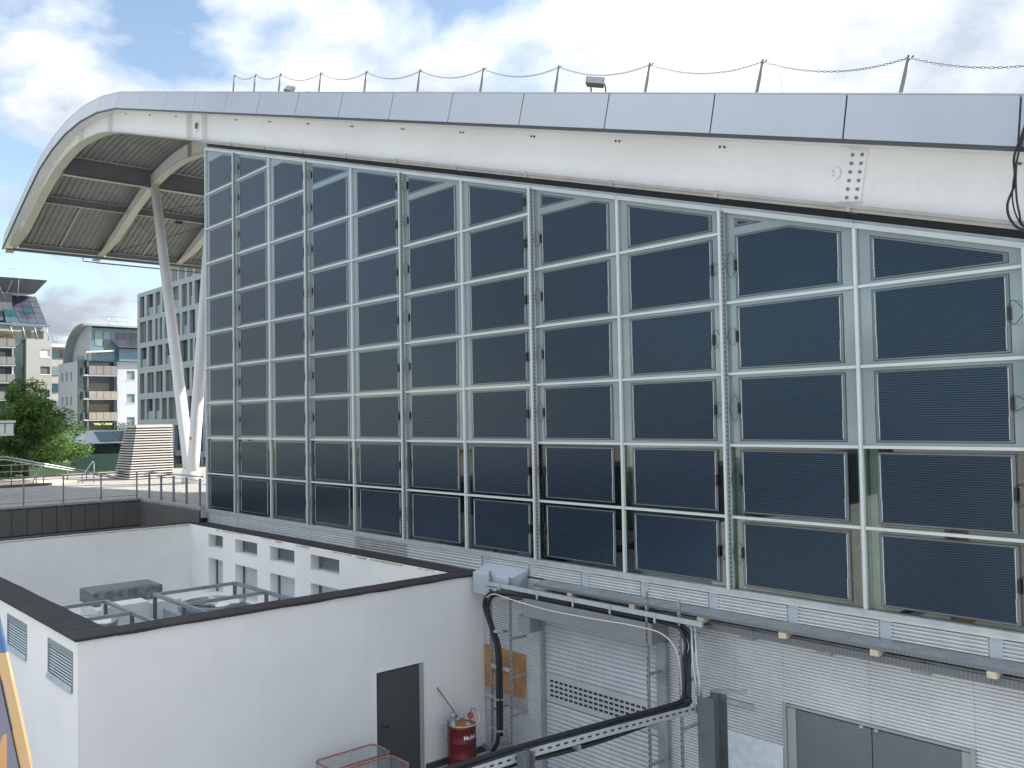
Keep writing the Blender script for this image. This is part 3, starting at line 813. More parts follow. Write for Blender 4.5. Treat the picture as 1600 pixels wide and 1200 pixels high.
for i in range(12):
    x0, x1 = S * i, S * (i + 1)
    if x0 > 25: break
    for j in range(CAPTOP[i] + 1):
        zb_ = PH * j
        top = j == CAPTOP[i]
        span = [(0.033, 0.0), (S - 0.033, 0.0), (S - 0.033, PH), (0.033, PH)]
        if top:
            span = clip([(0.033, 0), (S - 0.033, 0), (S - 0.033, 5), (0.033, 5)], -SL, 1, zh(x0) - zb_ - 0.06)
        key = ('pane', j >= 2) if not top else None
        if key and key in mesh_cache: me = mesh_cache[key]
        else:
            me = poly_mesh('glass_pane', span, -0.025, -0.005, glass_span if j >= 2 else glass_clear)
            if key: mesh_cache[key] = me
        pane = link('glass_pane', me, H, (x0, 0, zb_))
        pane.rotation_euler = (random.gauss(0, 0.0016), 0, random.gauss(0, 0.0012))
        if not top:
            cells(pane, i, x0, zb_, lambda ix, iz: [(MX + ix, MZ + iz), (S - MX - ix, MZ + iz), (S - MX - ix, PH - MZ - iz), (MX + ix, PH - MZ - iz)], 'full')
        else:
            c0 = zh(x0) - zb_
            def region(lo, hi):
                def f(ix, iz):
                    p = [(MX + ix, lo + MZ + iz), (S - MX - ix, lo + MZ + iz), (S - MX - ix, hi - MZ - iz), (MX + ix, hi - MZ - iz)]
                    if hi - lo < 2 * (MZ + iz): return []
                    return clip(p, -SL, 1, c0 - 0.155 - iz * 1.03)
                return f
            if i in SPLIT:
                s_ = PH * SPLIT[i] - zb_
                cells(pane, i, x0, zb_, region(0, s_), None)
                cells(pane, i, x0, zb_, region(s_, 6), None)
            elif i in LIMIT:
                cells(pane, i, x0, zb_, region(0, PH * LIMIT[i] - zb_), None)
            else:
                cells(pane, i, x0, zb_, region(0, 6), None)
        if j > 0:
            g = MB(); g.box(x0 + 0.034, x1 - 0.034, -0.066, -0.004, zb_ - 0.021, zb_ + 0.021)
            g.build('transom', mullion_w, H)
# rooms behind the two lower rows, wall behind the upper ones
g = MB()
g.box(0.05, XE, 0.0, 15.9, -0.12, -0.02)
g.build('hall_floor', inner_w, H)
g = MB()
g.box(0.06, XE, 0.12, 0.20, PH * 2 - 0.02, PH * 2 + 0.25)
g.box(0.06, XE, 5.0, 5.1, -0.02, PH * 2 + 0.1)
g.box(0.06, XE, 0.12, 5.0, PH * 2 + 0.26, PH * 2 + 0.4)
g.build('inner_wall', inner_w, H)
for i in range(1, 12):
    g = MB(); x_ = S * i
    g.box(x_ + 0.03, x_ + 0.17, 0.12, 0.30, -0.02, PH * 2 - 0.03)  # posts made wider and set close to the glass to catch light
    g.box(x_ - 0.17, x_ - 0.09, 0.16, 0.30, -0.02, PH * 2 - 0.03)
    stuff(g.build('inner_post', inner_p, H))
    if i % 2 == 0:
        g = MB(); g.box(x_ - 0.42, x_ - 0.12, 0.35, 0.6, 0.28, 0.62); g.box(x_ - 0.28, x_ - 0.25, 0.45, 0.48, -0.02, 0.28); g.box(x_ - 0.9, x_ + 0.1, 0.3, 0.6, 0.70, 0.76)
        g.build('inner_radiator', inner_w, H)
# side, rear and end walls of the hall
g = MB()
g.prism_x([(0.1, -0.3), (15.9, -0.3), (15.9, 13.0), (0.1, 13.0)], -0.02, 0.03)
g.build('side_wall', glass_dark, H)
g = MB()
g.prism_y([(0.04, GZ), (XE, GZ), (XE, fb(XE) + 0.2), (0.04, 13.2)], 15.91, 16.0)
g.build('rear_wall', corr, H)
g = MB(); g.box(XE - 0.05, XE, 0.1, 15.9, GZ, fb(XE)); g.build('end_wall', corr, H)

# sill, ribbed band, plates
g = MB()
g.box(-0.06, XE, -0.105, 0.06, -0.055, -0.002)
g.build('sill_rail', galv_lite, H)
g = MB()
g.box(-0.06, XE, -0.07, 0.02, -0.115, -0.056)
g.build('sill_flashing', strip_alu, H)
RIB = ((0.0, 0.0), (0.10, 0.95), (0.30, 1.0), (0.56, 0.9), (0.66, 0.0), (0.98, 0.0))
for i in range(6):
    a, b = S * i, S * (i + 1)
    if b > 13.4: b = 13.998
    g = MB(); g.ribbed_x(a + 0.006, b - 0.006, -0.50, -0.117, -0.005, 0.066, 0.045, RIB)
    g.build('ribbed_panel', strip_alu_d if i == 4 else strip_alu, H)
g = MB(); g.box(-0.05, XE, 0.02, 0.06, -0.60, -0.05); g.build('band_backing', dark_trim, H)
PX = [14.0, 15.46, 16.90, 18.34, 19.79, 21.24, 22.68, 24.13, 25.58, 27.0]
for a, b in zip(PX, PX[1:]):
    g = MB(); g.box(a, a + 0.17, -0.03, 0.018, -0.375, -0.117); g.build('cover_plate', plate_blue, H)
    g = MB(); g.ribbed_x(a + 0.172, b - 0.004, -0.375, -0.117, -0.002, 0.052, 0.042, RIB); g.build('ribbed_panel', strip_alu, H)
# ledge, shadow gap and lower tray
g = MB()
g.hexa([(15.9, -0.34, -0.455), (XE, -0.34, -0.455), (XE, 0.0, -0.40), (15.9, 0.0, -0.40), (15.9, -0.34, -0.425), (XE, -0.34, -0.425), (XE, 0.0, -0.372), (15.9, 0.0, -0.372)])
ld = g.build('ledge', galv, H)
perf_x = perforated('ledge_lip', (0.20, 0.22, 0.23), (0.15, 0.165, 0.175), 0.055, 0.4, 'X')
g = MB(); g.box(15.9, XE, -0.352, -0.341, -0.468, -0.423); g.build('ledge_lip', perf_x, ld)
g = MB(); g.box(15.9, XE, -0.26, -0.10, -0.66, -0.60); g.box(15.9, XE, -0.262, -0.25, -0.60, -0.555); tr2 = g.build('lower_tray', perf_x, H)
g = MB(); g.box(15.9, XE, -0.02, -0.012, -0.60, -0.41); g.build('gap_backing', void_dark, H)
for x_ in (16.89, 18.40, 19.84, 21.33, 22.75, 24.27, 25.7):
    g = MB(); g.box(x_ - 0.06, x_ + 0.06, -0.355, -0.16, -0.556, -0.472); g.build('spacer_block', wood_b, ld)
for x_ in (17.6, 19.0, 20.6, 21.9, 23.3, 24.9):
    g = MB(); g.box(x_ - 0.12, x_ + 0.12, -0.20, -0.03, -0.72, -0.665); g.build('tray_bracket', galv, tr2)

# corrugated lower wall in sheets, split at the bay joints
SIN = ((0.0, 0.0), (0.16, 0.0), (0.28, 0.92), (0.55, 1.0), (0.82, 0.92), (0.94, 0.0))
def sheets(x0, x1, z0, z1):
    xs = [x0] + [S * k for k in range(6, 13) if x0 + 0.05 < S * k < x1 - 0.05] + [x1]
    for a, b in zip(xs, xs[1:]):
        g = MB(); g.ribbed_x(a + 0.0015, b - 0.0015, z0, z1, 0.0, 0.050, 0.030, SIN)
        g.build('corrugated_sheet', corr, H)
sheets(14.0, 15.86, GZ, -0.40)
sheets(15.86, 18.80, -1.10, -0.40)
sheets(18.80, 21.12, GZ, -0.40)
sheets(21.12, 23.92, -1.62, -0.40)
sheets(23.92, XE, GZ, -0.40)
g = MB(); g.box(14.0, XE, 0.03, 0.08, GZ, -0.62); g.build('wall_backing', dark_trim, H)
# roller shutter with its box and guides
g = MB()
SLAT = ((0.0, 0.0), (0.12, 0.5), (0.35, 1.0), (0.62, 0.95), (0.85, 0.55), (0.95, 0.0))
g.ribbed_x(15.92, 18.72, GZ, -2.72, -0.05, 0.084, 0.022, SLAT)
g.ribbed_x(15.92, 18.72, -2.17, -0.95, -0.05, 0.084, 0.022, SLAT)
g.box(15.92, 18.72, -0.060, -0.045, -2.72, -2.17)
sh = g.build('roller_shutter', shutter_m, H)
for r_ in range(4):
    g = MB()
    for k in range(21):
        xx = 16.03 + k * 0.128
        g.box(xx, xx + 0.088, -0.0635, -0.0602, -2.31 - r_ * 0.092 - 0.021, -2.31 - r_ * 0.092 + 0.021)
    stuff(g.build('vent_slots', black_p, sh))
g = MB(); g.box(15.84, 15.92, -0.14, 0.0, GZ, -0.95); g.build('shutter_guide', galv, sh)
g = MB(); g.box(18.72, 18.93, -0.12, 0.0, GZ, -1.07); g.build('shutter_guide', galv, sh)
g = MB()
g.box(15.72, 18.92, -0.47, -0.003, -1.06, -0.70)
bevel(g.build('shutter_box', grey_box, sh), 0.008, 1)
g = MB(); g.box(15.55, 15.90, -0.46, -0.004, -1.36, -1.064); bevel(g.build('shutter_motor', grey_box, sh), 0.006, 1)
# hinged double door
dd = MB(); dd.box(21.12, 21.17, -0.06, 0.0, GZ, -1.60); dd.box(23.86, 23.92, -0.06, 0.0, GZ, -1.60); dd.box(21.17, 23.86, -0.03, 0.0, -1.66, -1.622)
df = dd.build('door_frame', frame_beige, H)
g = MB(); g.box(21.18, 21.32, -0.035, 0.0, GZ, -1.67); g.build('frame_post', frame_beige, df)
g = MB(); g.box(23.74, 23.85, -0.035, 0.0, GZ, -1.67); g.build('frame_post', frame_beige, df)
for a, b in ((21.325, 22.50), (22.515, 23.735)):
    g = MB(); g.box(a, b, -0.02, 0.02, GZ, -1.68); bevel(g.build('door_leaf', door_grey, df), 0.004, 1)
g = MB(); g.box(22.34, 22.39, -0.05, -0.02, -1.70, -1.665); g.box(22.56, 22.61, -0.05, -0.02, -1.70, -1.665); g.build('door_stop', galv_lite, df)
g = MB(); g.box(21.36, 21.75, -0.026, -0.0205, -2.82, -2.56); g.build('paper_notice', plaster, df)
# white board fixed beside the door, board by the ladder
g = MB(); g.box(19.80, 21.10, -0.05, -0.022, GZ, -2.30)
wbm = mat('white_board_worn', (0.70, 0.75, 0.79), 0.6, var=0.12, scale=6)
tag(g.build('white_board', wbm), 'pale scuffed board fixed to the corrugated wall beside the grey double door', 'board')
g = MB(); g.box(14.04, 15.30, -0.05, -0.022, -2.84, -1.96)
tag(g.build('plywood_sheet', plywood), 'orange brown plywood sheet fixed behind the cable ladder', 'board')
g = MB(); g.box(14.02, 15.32, -0.045, -0.021, -3.08, -2.62)
tag(g.build('metal_panel', strip_alu_d), 'pale metal strip below the plywood sheet', 'panel')

# ------------------------------------------------------------------ THE ANNEX
A = tag(empty('plant_annex', (7, -4, GZ)), 'white rendered annex with dark felt coping in front of the hall', 'building')
ZC = -0.45
g = MB()
g.box(13.78, 14.00, -8.068, -0.02, GZ, ZC - 0.055)
fw = g.build('front_wall', render_w, A)
g = MB()
ops = [(9.73, 11.10, -1.33, -0.70), (12.40, 13.76, -1.33, -0.70), (7.05, 8.42, -1.33, -0.70)]
g.holed(-0.7, 13.998, GZ, ZC - 0.055, ops, 0.14, lambda u, d, z: (u, -8.07 + d, z))
g.poly([(-0.7, -7.52, GZ), (13.6, -7.52, GZ), (13.6, -7.52, ZC - 0.055), (-0.7, -7.52, ZC - 0.055)])
g.build('side_wall', render_w, A)
g = MB()
g.box(-0.75, -0.30, -7.52, -0.1, GZ, ZC - 0.03)
g.build('rear_wall', render_c, A)
WX = [(1.15, 2.20), (3.05, 4.50), (5.28, 6.69), (7.55, 8.98)]
g = MB()
ops2 = [(a, b, -1.08, -0.68) for a, b in WX] + [(a, b, -2.5, -1.42) for a, b in WX]
g.holed(-0.30, 13.6, GZ, ZC - 0.03, ops2, 0.30, lambda u, d, z: (u, -0.50 + d, z))
g.build('inner_wall', render_c, A)
g = MB(); g.box(-0.3, 13.6, -7.5, -0.52, -2.7, -2.5); g.build('well_floor', kiosk_w, A)
for k, (a, b) in enumerate(WX):
    g = MB()
    for q in range(7):
        z = -1.07 + q * 0.056
        g.hexa([(a + 0.03, -0.215, z), (b - 0.03, -0.215, z), (b - 0.03, -0.21, z + 0.004), (a + 0.03, -0.21, z + 0.004), (a + 0.03, -0.245, z + 0.05), (b - 0.03, -0.245, z + 0.05), (b - 0.03, -0.24, z + 0.054), (a + 0.03, -0.24, z + 0.054)])
    g.box(a, b, -0.205, -0.201, -1.08, -0.68)
    w = g.build('window', louvre_blue, A)
    for q in ((a, a + 0.04), (b - 0.03, b)):
        g = MB(); g.box(q[0], q[1], -0.26, -0.2055, -1.08, -0.68); g.build('window_frame', galv, w)
    g = MB()
    for q in range(14):
        z = -2.46 + q * 0.072
        g.hexa([(a + 0.10, -0.213, z), (b - 0.03, -0.213, z), (b - 0.03, -0.208, z), (a + 0.10, -0.208, z), (a + 0.10, -0.245, z + 0.06), (b - 0.03, -0.245, z + 0.06), (b - 0.03, -0.240, z + 0.064), (a + 0.10, -0.240, z + 0.064)])
    g.box(a, b, -0.205, -0.201, -2.5, -1.42)
    w = g.build('window', shutter_wht, A)
    for q in ((a, a + 0.06, -2.5), (a + 0.06, b, -1.47)):
        g = MB(); g.box(q[0], q[1], -0.26, -0.2055, q[2], -1.42); g.build('window_frame', galv_dark, w)
# felt copings in lengths, slightly uneven edges
def coping(x0, x1, y0, y1, z, along, seed):
    rnd = random.Random(seed); g = MB()
    n = max(2, int((x1 - x0 if along == 'x' else y1 - y0) / 0.35))
    for k in range(n):
        t0, t1 = k / n, (k + 1) / n
        d0 = rnd.uniform(-0.012, 0.012)
        if k == 0: prev = 0.0
        if along == 'x':
            a, b = x0 + (x1 - x0) * t0, x0 + (x1 - x0) * t1
            g.hexa([(a, y0 - prev, z - 0.055 + prev), (b, y0 - d0, z - 0.055 + d0), (b, y1, z - 0.05), (a, y1, z - 0.05), (a, y0 - prev, z), (b, y0 - d0, z), (b, y1 + d0, z + 0.002), (a, y1 + prev, z + 0.002)])
        else:
            a, b = y0 + (y1 - y0) * t0, y0 + (y1 - y0) * t1
            g.hexa([(x0, a, z - 0.05), (x0, b, z - 0.05), (x1 + d0, b, z - 0.055 + d0), (x1 + prev, a, z - 0.055 + prev), (x0 - prev, a, z + 0.002), (x0 - d0, b, z + 0.002), (x1 + d0, b, z), (x1 + prev, a, z)][0:4][::-1] + [(x0 - prev, a, z + 0.002), (x0 - d0, b, z + 0.002), (x1 + d0, b, z), (x1 + prev, a, z)][::-1])
        prev = d0
    return bevel(g.build('coping', felt, A), 0.012, 1)
coping(13.56, 14.05, -7.51, 0.0, ZC, 'y', 1)
coping(-0.78, 14.05, -8.12, -7.52, ZC, 'x', 2)
coping(-0.30, 13.56, -0.46, -0.045, ZC + 0.004, 'x', 3)
coping(-0.78, -0.33, -7.51, -0.05, ZC - 0.004, 'y', 4)
g = MB()
g.box(-0.32, -0.285, -7.5, -0.5, ZC - 0.085, ZC - 0.055); g.build('stained_edge', stain, A)
g = MB()
rnd = random.Random(5); x_ = -0.28
while x_ < 12.8:
    w = rnd.uniform(0.2, 0.9)
    if rnd.random() < 0.7: g.box(x_, x_ + w, -0.512, -0.495, ZC - 0.05 - rnd.uniform(0.012, 0.04), ZC - 0.045)
    x_ += w + rnd.uniform(0.02, 0.3)
g.build('stained_edge', stain, A)
for a, b, c, d in ops:
    g = MB()
    g.box(a + 0.0, b, -7.95, -7.94, c, d)
    w = g.build('vent_louvre', dark_trim, A)
    for q in ((a, a + 0.05, c, d), (b - 0.05, b, c, d), (a + 0.05, b - 0.05, d - 0.10, d)):
        g = MB(); g.box(q[0], q[1], -8.08, -7.951, q[2], q[3]); g.build('louvre_frame', louvre_blue, w)
    for q in range(9):
        z = c + 0.10 + q * 0.050
        g = MB(); g.hexa([(a + 0.05, -8.075, z), (b - 0.05, -8.075, z), (b - 0.05, -8.07, z), (a + 0.05, -8.07, z), (a + 0.05, -8.057, z + 0.012), (b - 0.05, -8.057, z + 0.012), (b - 0.05, -8.052, z + 0.012), (a + 0.05, -8.052, z + 0.012)])
        g.build('louvre_slat', louvre_lite, w)
    g = MB(); g.hexa([(a + 0.0, -8.11, c - 0.02), (b - 0.05, -8.11, c - 0.02), (b - 0.05, -8.085, c - 0.02), (a + 0.0, -8.085, c - 0.02), (a + 0.0, -8.11, c), (b - 0.05, -8.11, c), (b - 0.05, -8.083, c + 0.085), (a + 0.0, -8.083, c + 0.085)])
    g.build('louvre_sill', louvre_lite, w)
# steel door in the front wall, with its reveal
g = MB(); g.box(14.001, 14.012, -2.72, -1.62, GZ, -2.04)
dr = g.build('door', dark_trim, A)
g = MB(); g.box(14.013, 14.035, -2.70, -1.735, GZ + 0.02, -2.07); g.build('door_leaf', anthracite, dr)
g = MB(); g.box(14.013, 14.03, -1.73, -1.635, GZ, -2.05); g.build('door_jamb', frame_beige, dr)
g = MB(); g.tube([(14.04, -2.62, -3.08), (14.085, -2.62, -3.08), (14.085, -2.49, -3.075)], 0.012, 8); g.build('door_handle', black_p, dr)
g = MB(); g.box(14.001, 14.016, -2.742, -2.722, GZ, -2.02); g.box(14.001, 14.016, -1.618, -1.60, GZ, -2.02); g.box(14.001, 14.016, -2.722, -1.618, -2.038, -2.02); g.build('door_trim', render_w, dr)
g = MB(); g.box(14.001, 14.06, -1.58, -0.05, GZ, GZ + 0.12); g.build('skirting', dark_trim, A)

# plant in the annex well
Z = -1.1
def dry_cooler(y0, y1, label):
    t = tag(empty('cooler_unit', (9.6, (y0 + y1) / 2, -2.5)), label, 'cooler', 'roof coolers in the annex well')
    x0, x1 = 7.8, 11.6
    for x_ in (x0, 9.45, x1):
        for y_ in (y0, y1):
            g = MB(); g.box(x_ - 0.035, x_ + 0.035, y_ - 0.035, y_ + 0.035, -2.5, Z - 0.041); g.build('leg', galv_dark, t)
    for y_ in (y0, y1):
        g = MB(); g.box(x0 - 0.04, x1 + 0.04, y_ - 0.04, y_ + 0.04, Z - 0.04, Z + 0.03); g.build('rail', galv, t)
    for x_ in (x0, 9.45):
        g = MB(); g.box(x_ - 0.04, x_ + 0.04, y0 + 0.041, y1 - 0.041, Z - 0.04, Z + 0.03); g.build('rail', galv, t)
    g = MB(); g.box(x0 + 0.15, x1 - 0.15, y0 + 0.12, y1 - 0.12, -1.9, -1.42); b = g.build('casing', galv_lite, t)
    for fx in (8.7, 10.5):
        g = MB(); yc_ = (y0 + y1) / 2
        g.lathe([(0.72, 0.0), (0.74, 0.12), (0.70, 0.14), (0.66, 0.06), (0.12, 0.03)], (fx, yc_, -1.42), 28)
        f = g.build('fan_ring', rusty if fx > 10 else galv, b)
        g = MB()
        for k in range(5):
            a_ = k * 2 * math.pi / 5
            p = [(fx + 0.1 * math.cos(a_), yc_ + 0.1 * math.sin(a_), -1.34), (fx + 0.62 * math.cos(a_ - 0.2), yc_ + 0.62 * math.sin(a_ - 0.2), -1.36), (fx + 0.62 * math.cos(a_ + 0.35), yc_ + 0.62 * math.sin(a_ + 0.35), -1.27), (fx + 0.12 * math.cos(a_ + 0.8), yc_ + 0.12 * math.sin(a_ + 0.8), -1.30)]
            g.hexa([*p, *[(q[0], q[1], q[2] + 0.01) for q in p]])
        g.lathe([(0.14, 0.0), (0.14, 0.1), (0.05, 0.13)], (fx, yc_, -1.37), 14)
        g.build('fan_blades', kiosk_w, b)
    return t
dry_cooler(-7.30, -5.70, 'grey steel framed cooler in the corner of the annex well, near the louvres')
dry_cooler(-4.62, -2.70, 'long grey steel framed cooler in the annex well, nearer the shuttered windows')
t = tag(empty('ventilation_unit', (6.2, -4.8, -2.5)), 'white ventilation unit with a weathered grey metal cowl on top', 'ventilation unit')
g = MB(); g.box(5.75, 7.05, -5.62, -3.7, -2.5, -1.42); bevel(g.build('casing', kiosk_w, t), 0.02, 2)
g = MB()
g.hexa([(5.60, -5.60, -1.415), (6.62, -5.60, -1.415), (6.62, -4.0, -1.415), (5.60, -4.0, -1.415), (5.60, -5.60, -1.10), (6.62, -5.60, -1.10), (6.62, -4.0, -1.10), (5.60, -4.0, -1.10)])
cowl_m = mat('weathered_zinc', (0.20, 0.225, 0.22), 0.55, 0.3, var=0.5, scale=9, streak=0.3)
cw = bevel(g.build('cowl', cowl_m, t), 0.01, 1)
g = MB(); g.box(5.70, 6.52, -5.50, -4.10, -1.098, -1.092); g.build('cowl_grille', galv_dark, cw)
t = tag(empty('plant_cabinet', (7.6, -4.9, -2.5)), 'white plant cabinet between the two coolers', 'cabinet')
g = MB(); g.box(7.15, 7.7, -5.6, -4.7, -2.5, -1.25); bevel(g.build('casing', kiosk_w, t), 0.02, 2)
g = MB(); g.box(7.702, 7.71, -5.45, -4.85, -2.3, -1.5); g.build('cabinet_door', kiosk_w, t)

# ------------------------------------------------------------------ cable runs and steelwork in front of the hall
YT = -0.45
# bent metal hood where the cables leave the annex corner
g = MB()
g.hexa([(14.12, -0.40, -0.82), (15.30, -0.40, -0.82), (15.30, -0.03, -0.82), (14.12, -0.03, -0.82), (14.12, -0.40, -0.40), (15.30, -0.40, -0.40), (15.46, -0.03, -0.22), (14.20, -0.03, -0.22)])
o = bevel(g.build('cable_hood', plate_blue), 0.006, 1)
tag(o, 'blue grey sheet metal hood with sloping top at the end of the ledge', 'cable hood')
g = MB(); g.box(14.0, 15.45, -0.034, -0.031, -0.30, -0.118)
# slotted uprights
def upright(name_label, x_, z0, z1, group='slotted steel uprights in front of the corrugated wall'):
    t = tag(empty('slotted_upright', (x_, YT, z0)), name_label, 'upright', group)
    g = MB(); g.box(x_ - 0.022, x_ + 0.022, YT - 0.02, YT + 0.02, z0, z1); g.build('channel', galv, t)
    z = z0 + 0.35
    g = MB()
    zz = z0 + 0.08
    while zz < z1 - 0.05:
        g.box(x_ - 0.008, x_ + 0.008, YT - 0.0235, YT - 0.0205, zz - 0.022, zz + 0.022); zz += 0.10
    stuff(g.build('slots', black_p, t))
    while z < z1 - 0.2:
        g = MB(); g.box(x_ - 0.02, x_ + 0.02, YT + 0.021, -0.03, z - 0.02, z + 0.02); g.build('wall_bracket', galv, t)
        z += 0.75
    return t
upright('slotted steel upright next to the annex corner, left side of the cable ladder', 14.74, GZ, -0.30)
upright('slotted steel upright on the right side of the cable ladder', 15.33, GZ, -0.36)
upright('slotted steel upright in front of the right shutter guide', 18.82, GZ, -0.18)
upright('slotted steel upright between the shutter and the big column', 19.50, GZ, -0.25)
for k, z in enumerate((-0.62, -1.45, -2.18, -2.78, -3.4)):
    t = tag(empty('cable_ladder_rung', (15.0, YT, z)), ['topmost', 'second', 'third', 'fourth', 'lowest'][k] + ' rung of the cable ladder beside the annex corner', 'rung', 'rungs of the cable ladder')
    g = MB()
    if k == 2: g.box(14.765, 15.305, YT - 0.03, YT - 0.0, z - 0.035, z + 0.035)
    else: g.box(14.60, 15.14, YT - 0.075, YT - 0.024, z - 0.014, z + 0.014)
    g.build('rail', galv_lite, t)
    if k != 2:
        g = MB(); g.box(14.98, 15.08, YT - 0.14, YT - 0.076, z - 0.02, z + 0.02); g.build('cable_clamp', galv_lite, t)
# horizontal cable tray between the uprights
t = tag(empty('cable_tray', (17.2, YT, -0.62)), 'long light grey cable tray running above the roller shutter', 'cable tray')
g = MB(); g.box(14.60, 20.0, YT - 0.075, YT - 0.03, -0.58, -0.50); g.build('tray_side', galv_lite, t)
g = MB(); g.box(14.66, 20.0, YT + 0.03, YT + 0.22, -0.61, -0.585); g.build('tray_floor', galv_dark, t)
for x_ in (15.1, 16.2, 17.15, 18.05, 19.05):
    g = MB(); g.box(x_ - 0.02, x_ + 0.02, YT - 0.09, YT - 0.076, -0.66, -0.52); g.build('tray_hook', galv_lite, t)
# cables
def cable(name, label, paths, m, cat='cable', group=None):
    t = tag(empty(name, paths[0][0][0]), label, cat, group)
    for pts_, r_ in paths:
        g = MB(); g.tube(smooth(pts_), r_, 8); g.build('strand', m, t)
    return t
def smooth(p, n=6):
    p = [Vector(q) for q in p]
    if len(p) < 3: return p
    outp = []
    for i in range(len(p) - 1):
        p0, p1, p2, p3 = p[max(i - 1, 0)], p[i], p[i + 1], p[min(i + 2, len(p) - 1)]
        for k in range(n):
            t = k / n
            outp.append(0.5 * ((2 * p1) + (p2 - p0) * t + (2 * p0 - 5 * p1 + 4 * p2 - p3) * t * t + (3 * p1 - p0 - 3 * p2 + p3) * t ** 3))
    outp.append(p[-1]); return outp
yc_ = YT - 0.10
cable('power_cable', 'thick black cable bending down the cable ladder by the annex corner', [
    ([(17.0, YT + 0.02, -0.645), (15.9, YT + 0.0, -0.645), (15.25, yc_, -0.655), (14.85, yc_, -0.72), (14.66, yc_, -0.98), (14.86, yc_, -1.40), (15.04, yc_, -1.9), (15.04, yc_, -2.8), (15.02, yc_, -3.55), (14.85, yc_, -3.85)], 0.042),
    ([(17.0, YT + 0.08, -0.66), (15.9, YT + 0.05, -0.66), (15.2, yc_ + 0.03, -0.70), (14.90, yc_ + 0.03, -0.78), (14.72, yc_ + 0.03, -1.02), (14.88, yc_ + 0.04, -1.42), (15.07, yc_ + 0.05, -1.9), (15.07, yc_ + 0.05, -3.5)], 0.034)], rubber)
cable('power_cable', 'bundle of black cables hung under the tray above the roller shutter', [
    ([(17.0, YT + 0.02, -0.645), (18.2, YT + 0.02, -0.645), (19.25, YT + 0.0, -0.645), (19.55, YT - 0.04, -0.70), (19.70, YT - 0.10, -0.90), (19.70, YT - 0.16, -1.12), (19.78, YT - 0.26, -1.38), (19.86, YT - 0.40, -1.64)], 0.032),
    ([(17.0, YT + 0.08, -0.66), (18.2, YT + 0.08, -0.66), (19.3, YT + 0.06, -0.66), (19.62, YT + 0.0, -0.73), (19.77, YT - 0.06, -0.93), (19.74, YT - 0.14, -1.13), (19.83, YT - 0.24, -1.40), (19.92, YT - 0.38, -1.65)], 0.030),
    ([(18.0, YT + 0.05, -0.625), (19.3, YT + 0.03, -0.62), (19.68, YT - 0.02, -0.68), (19.84, YT - 0.08, -0.90), (19.80, YT - 0.15, -1.13), (19.88, YT - 0.26, -1.42), (19.98, YT - 0.40, -1.66)], 0.026)], rubber)
cable('data_wire', 'thin white wire looped along the cable tray above the shutter', [
    ([(14.80, yc_ - 0.06, -0.80), (15.05, yc_ - 0.06, -0.70), (15.5, yc_ - 0.05, -0.74), (16.5, yc_ - 0.03, -0.80), (17.6, yc_ - 0.03, -0.79), (18.6, yc_ - 0.03, -0.76), (19.25, yc_ - 0.03, -0.80), (19.55, yc_ - 0.04, -1.05), (19.66, yc_ - 0.10, -1.45), (19.70, yc_ - 0.15, -1.65)], 0.011)], wire_w)
t = tag(empty('conduit_pipe', (20.15, -0.6, -1.6)), 'pair of shiny steel conduits dropping from the tray end to the big column', 'conduit', None)
for dx in (0.0, 0.075):
    g = MB(); g.tube([(19.78 + dx, YT - 0.05, -0.60), (19.98 + dx, YT - 0.30, -1.05), (20.20 + dx, YT - 0.50, -1.52)], 0.021, 10); g.build('pipe', galv_lite, t)
# cable bridge across the yard
t = tag(empty('cable_bridge', (19.9, -4, -1.7)), 'perforated steel cable bridge crossing the yard towards the big column', 'cable tray')
perf_y = perforated('bridge_side', (0.42, 0.45, 0.46), (0.03, 0.035, 0.04), 0.13, 0.5, 'Y')
BP = [(20.16, -0.95), (19.90, -2.62), (19.72, -4.0), (19.66, -5.4), (19.64, -9.0)]
for k in range(len(BP) - 1):
    (xa, ya), (xb, yb) = BP[k], BP[k + 1]
    g = MB(); g.bar((xa + 0.12, ya, -1.67), (xb + 0.12, yb, -1.67), 0.012, 0.115); sd = g.build('bridge_side', galv_lite, t)
    g = MB()
    L_ = math.hypot(xb - xa, yb - ya); n = int(L_ / 0.13)
    for q in range(n):
        u0, u1 = (q + 0.25) / n, (q + 0.72) / n
        g.bar((xa + (xb - xa) * u0 + 0.1275, ya + (yb - ya) * u0, -1.665), (xa + (xb - xa) * u1 + 0.1275, ya + (yb - ya) * u1, -1.665), 0.004, 0.024)
    stuff(g.build('slots', black_p, sd))
    g = MB(); g.bar((xa, ya, -1.725), (xb, yb, -1.725), 0.24, 0.012); g.build('bridge_floor', galv_dark, t)
    g = MB(); g.bar((xa - 0.12, ya, -1.67), (xb - 0.12, yb, -1.67), 0.012, 0.115); g.build('bridge_side', galv, t)
for (x_, y_) in ((20.0, -1.9), (19.8, -3.3), (19.68, -4.8)):
    g = MB(); g.box(x_ - 0.15, x_ + 0.16, y_ - 0.03, y_ + 0.03, -1.80, -1.735); g.build('bridge_bracket', galv, t)
cable('bridge_cable', 'black cables lying in the cable bridge across the yard', [
    ([(19.90, -0.85, -1.64), (20.02, -1.3, -1.62), (19.86, -2.6, -1.62), (19.68, -4.0, -1.63), (19.62, -5.4, -1.62), (19.60, -9.0, -1.62)], 0.05),
    ([(19.98, -0.85, -1.66), (20.10, -1.3, -1.655), (19.94, -2.6, -1.66), (19.77, -4.0, -1.655), (19.71, -5.4, -1.66), (19.70, -9.0, -1.66)], 0.045),
    ([(19.98, -1.8, -1.775), (19.93, -2.4, -1.80), (19.86, -2.9, -1.825), (19.80, -3.5, -1.82), (19.72, -4.2, -1.79), (19.68, -5.2, -1.785)], 0.04)], rubber)
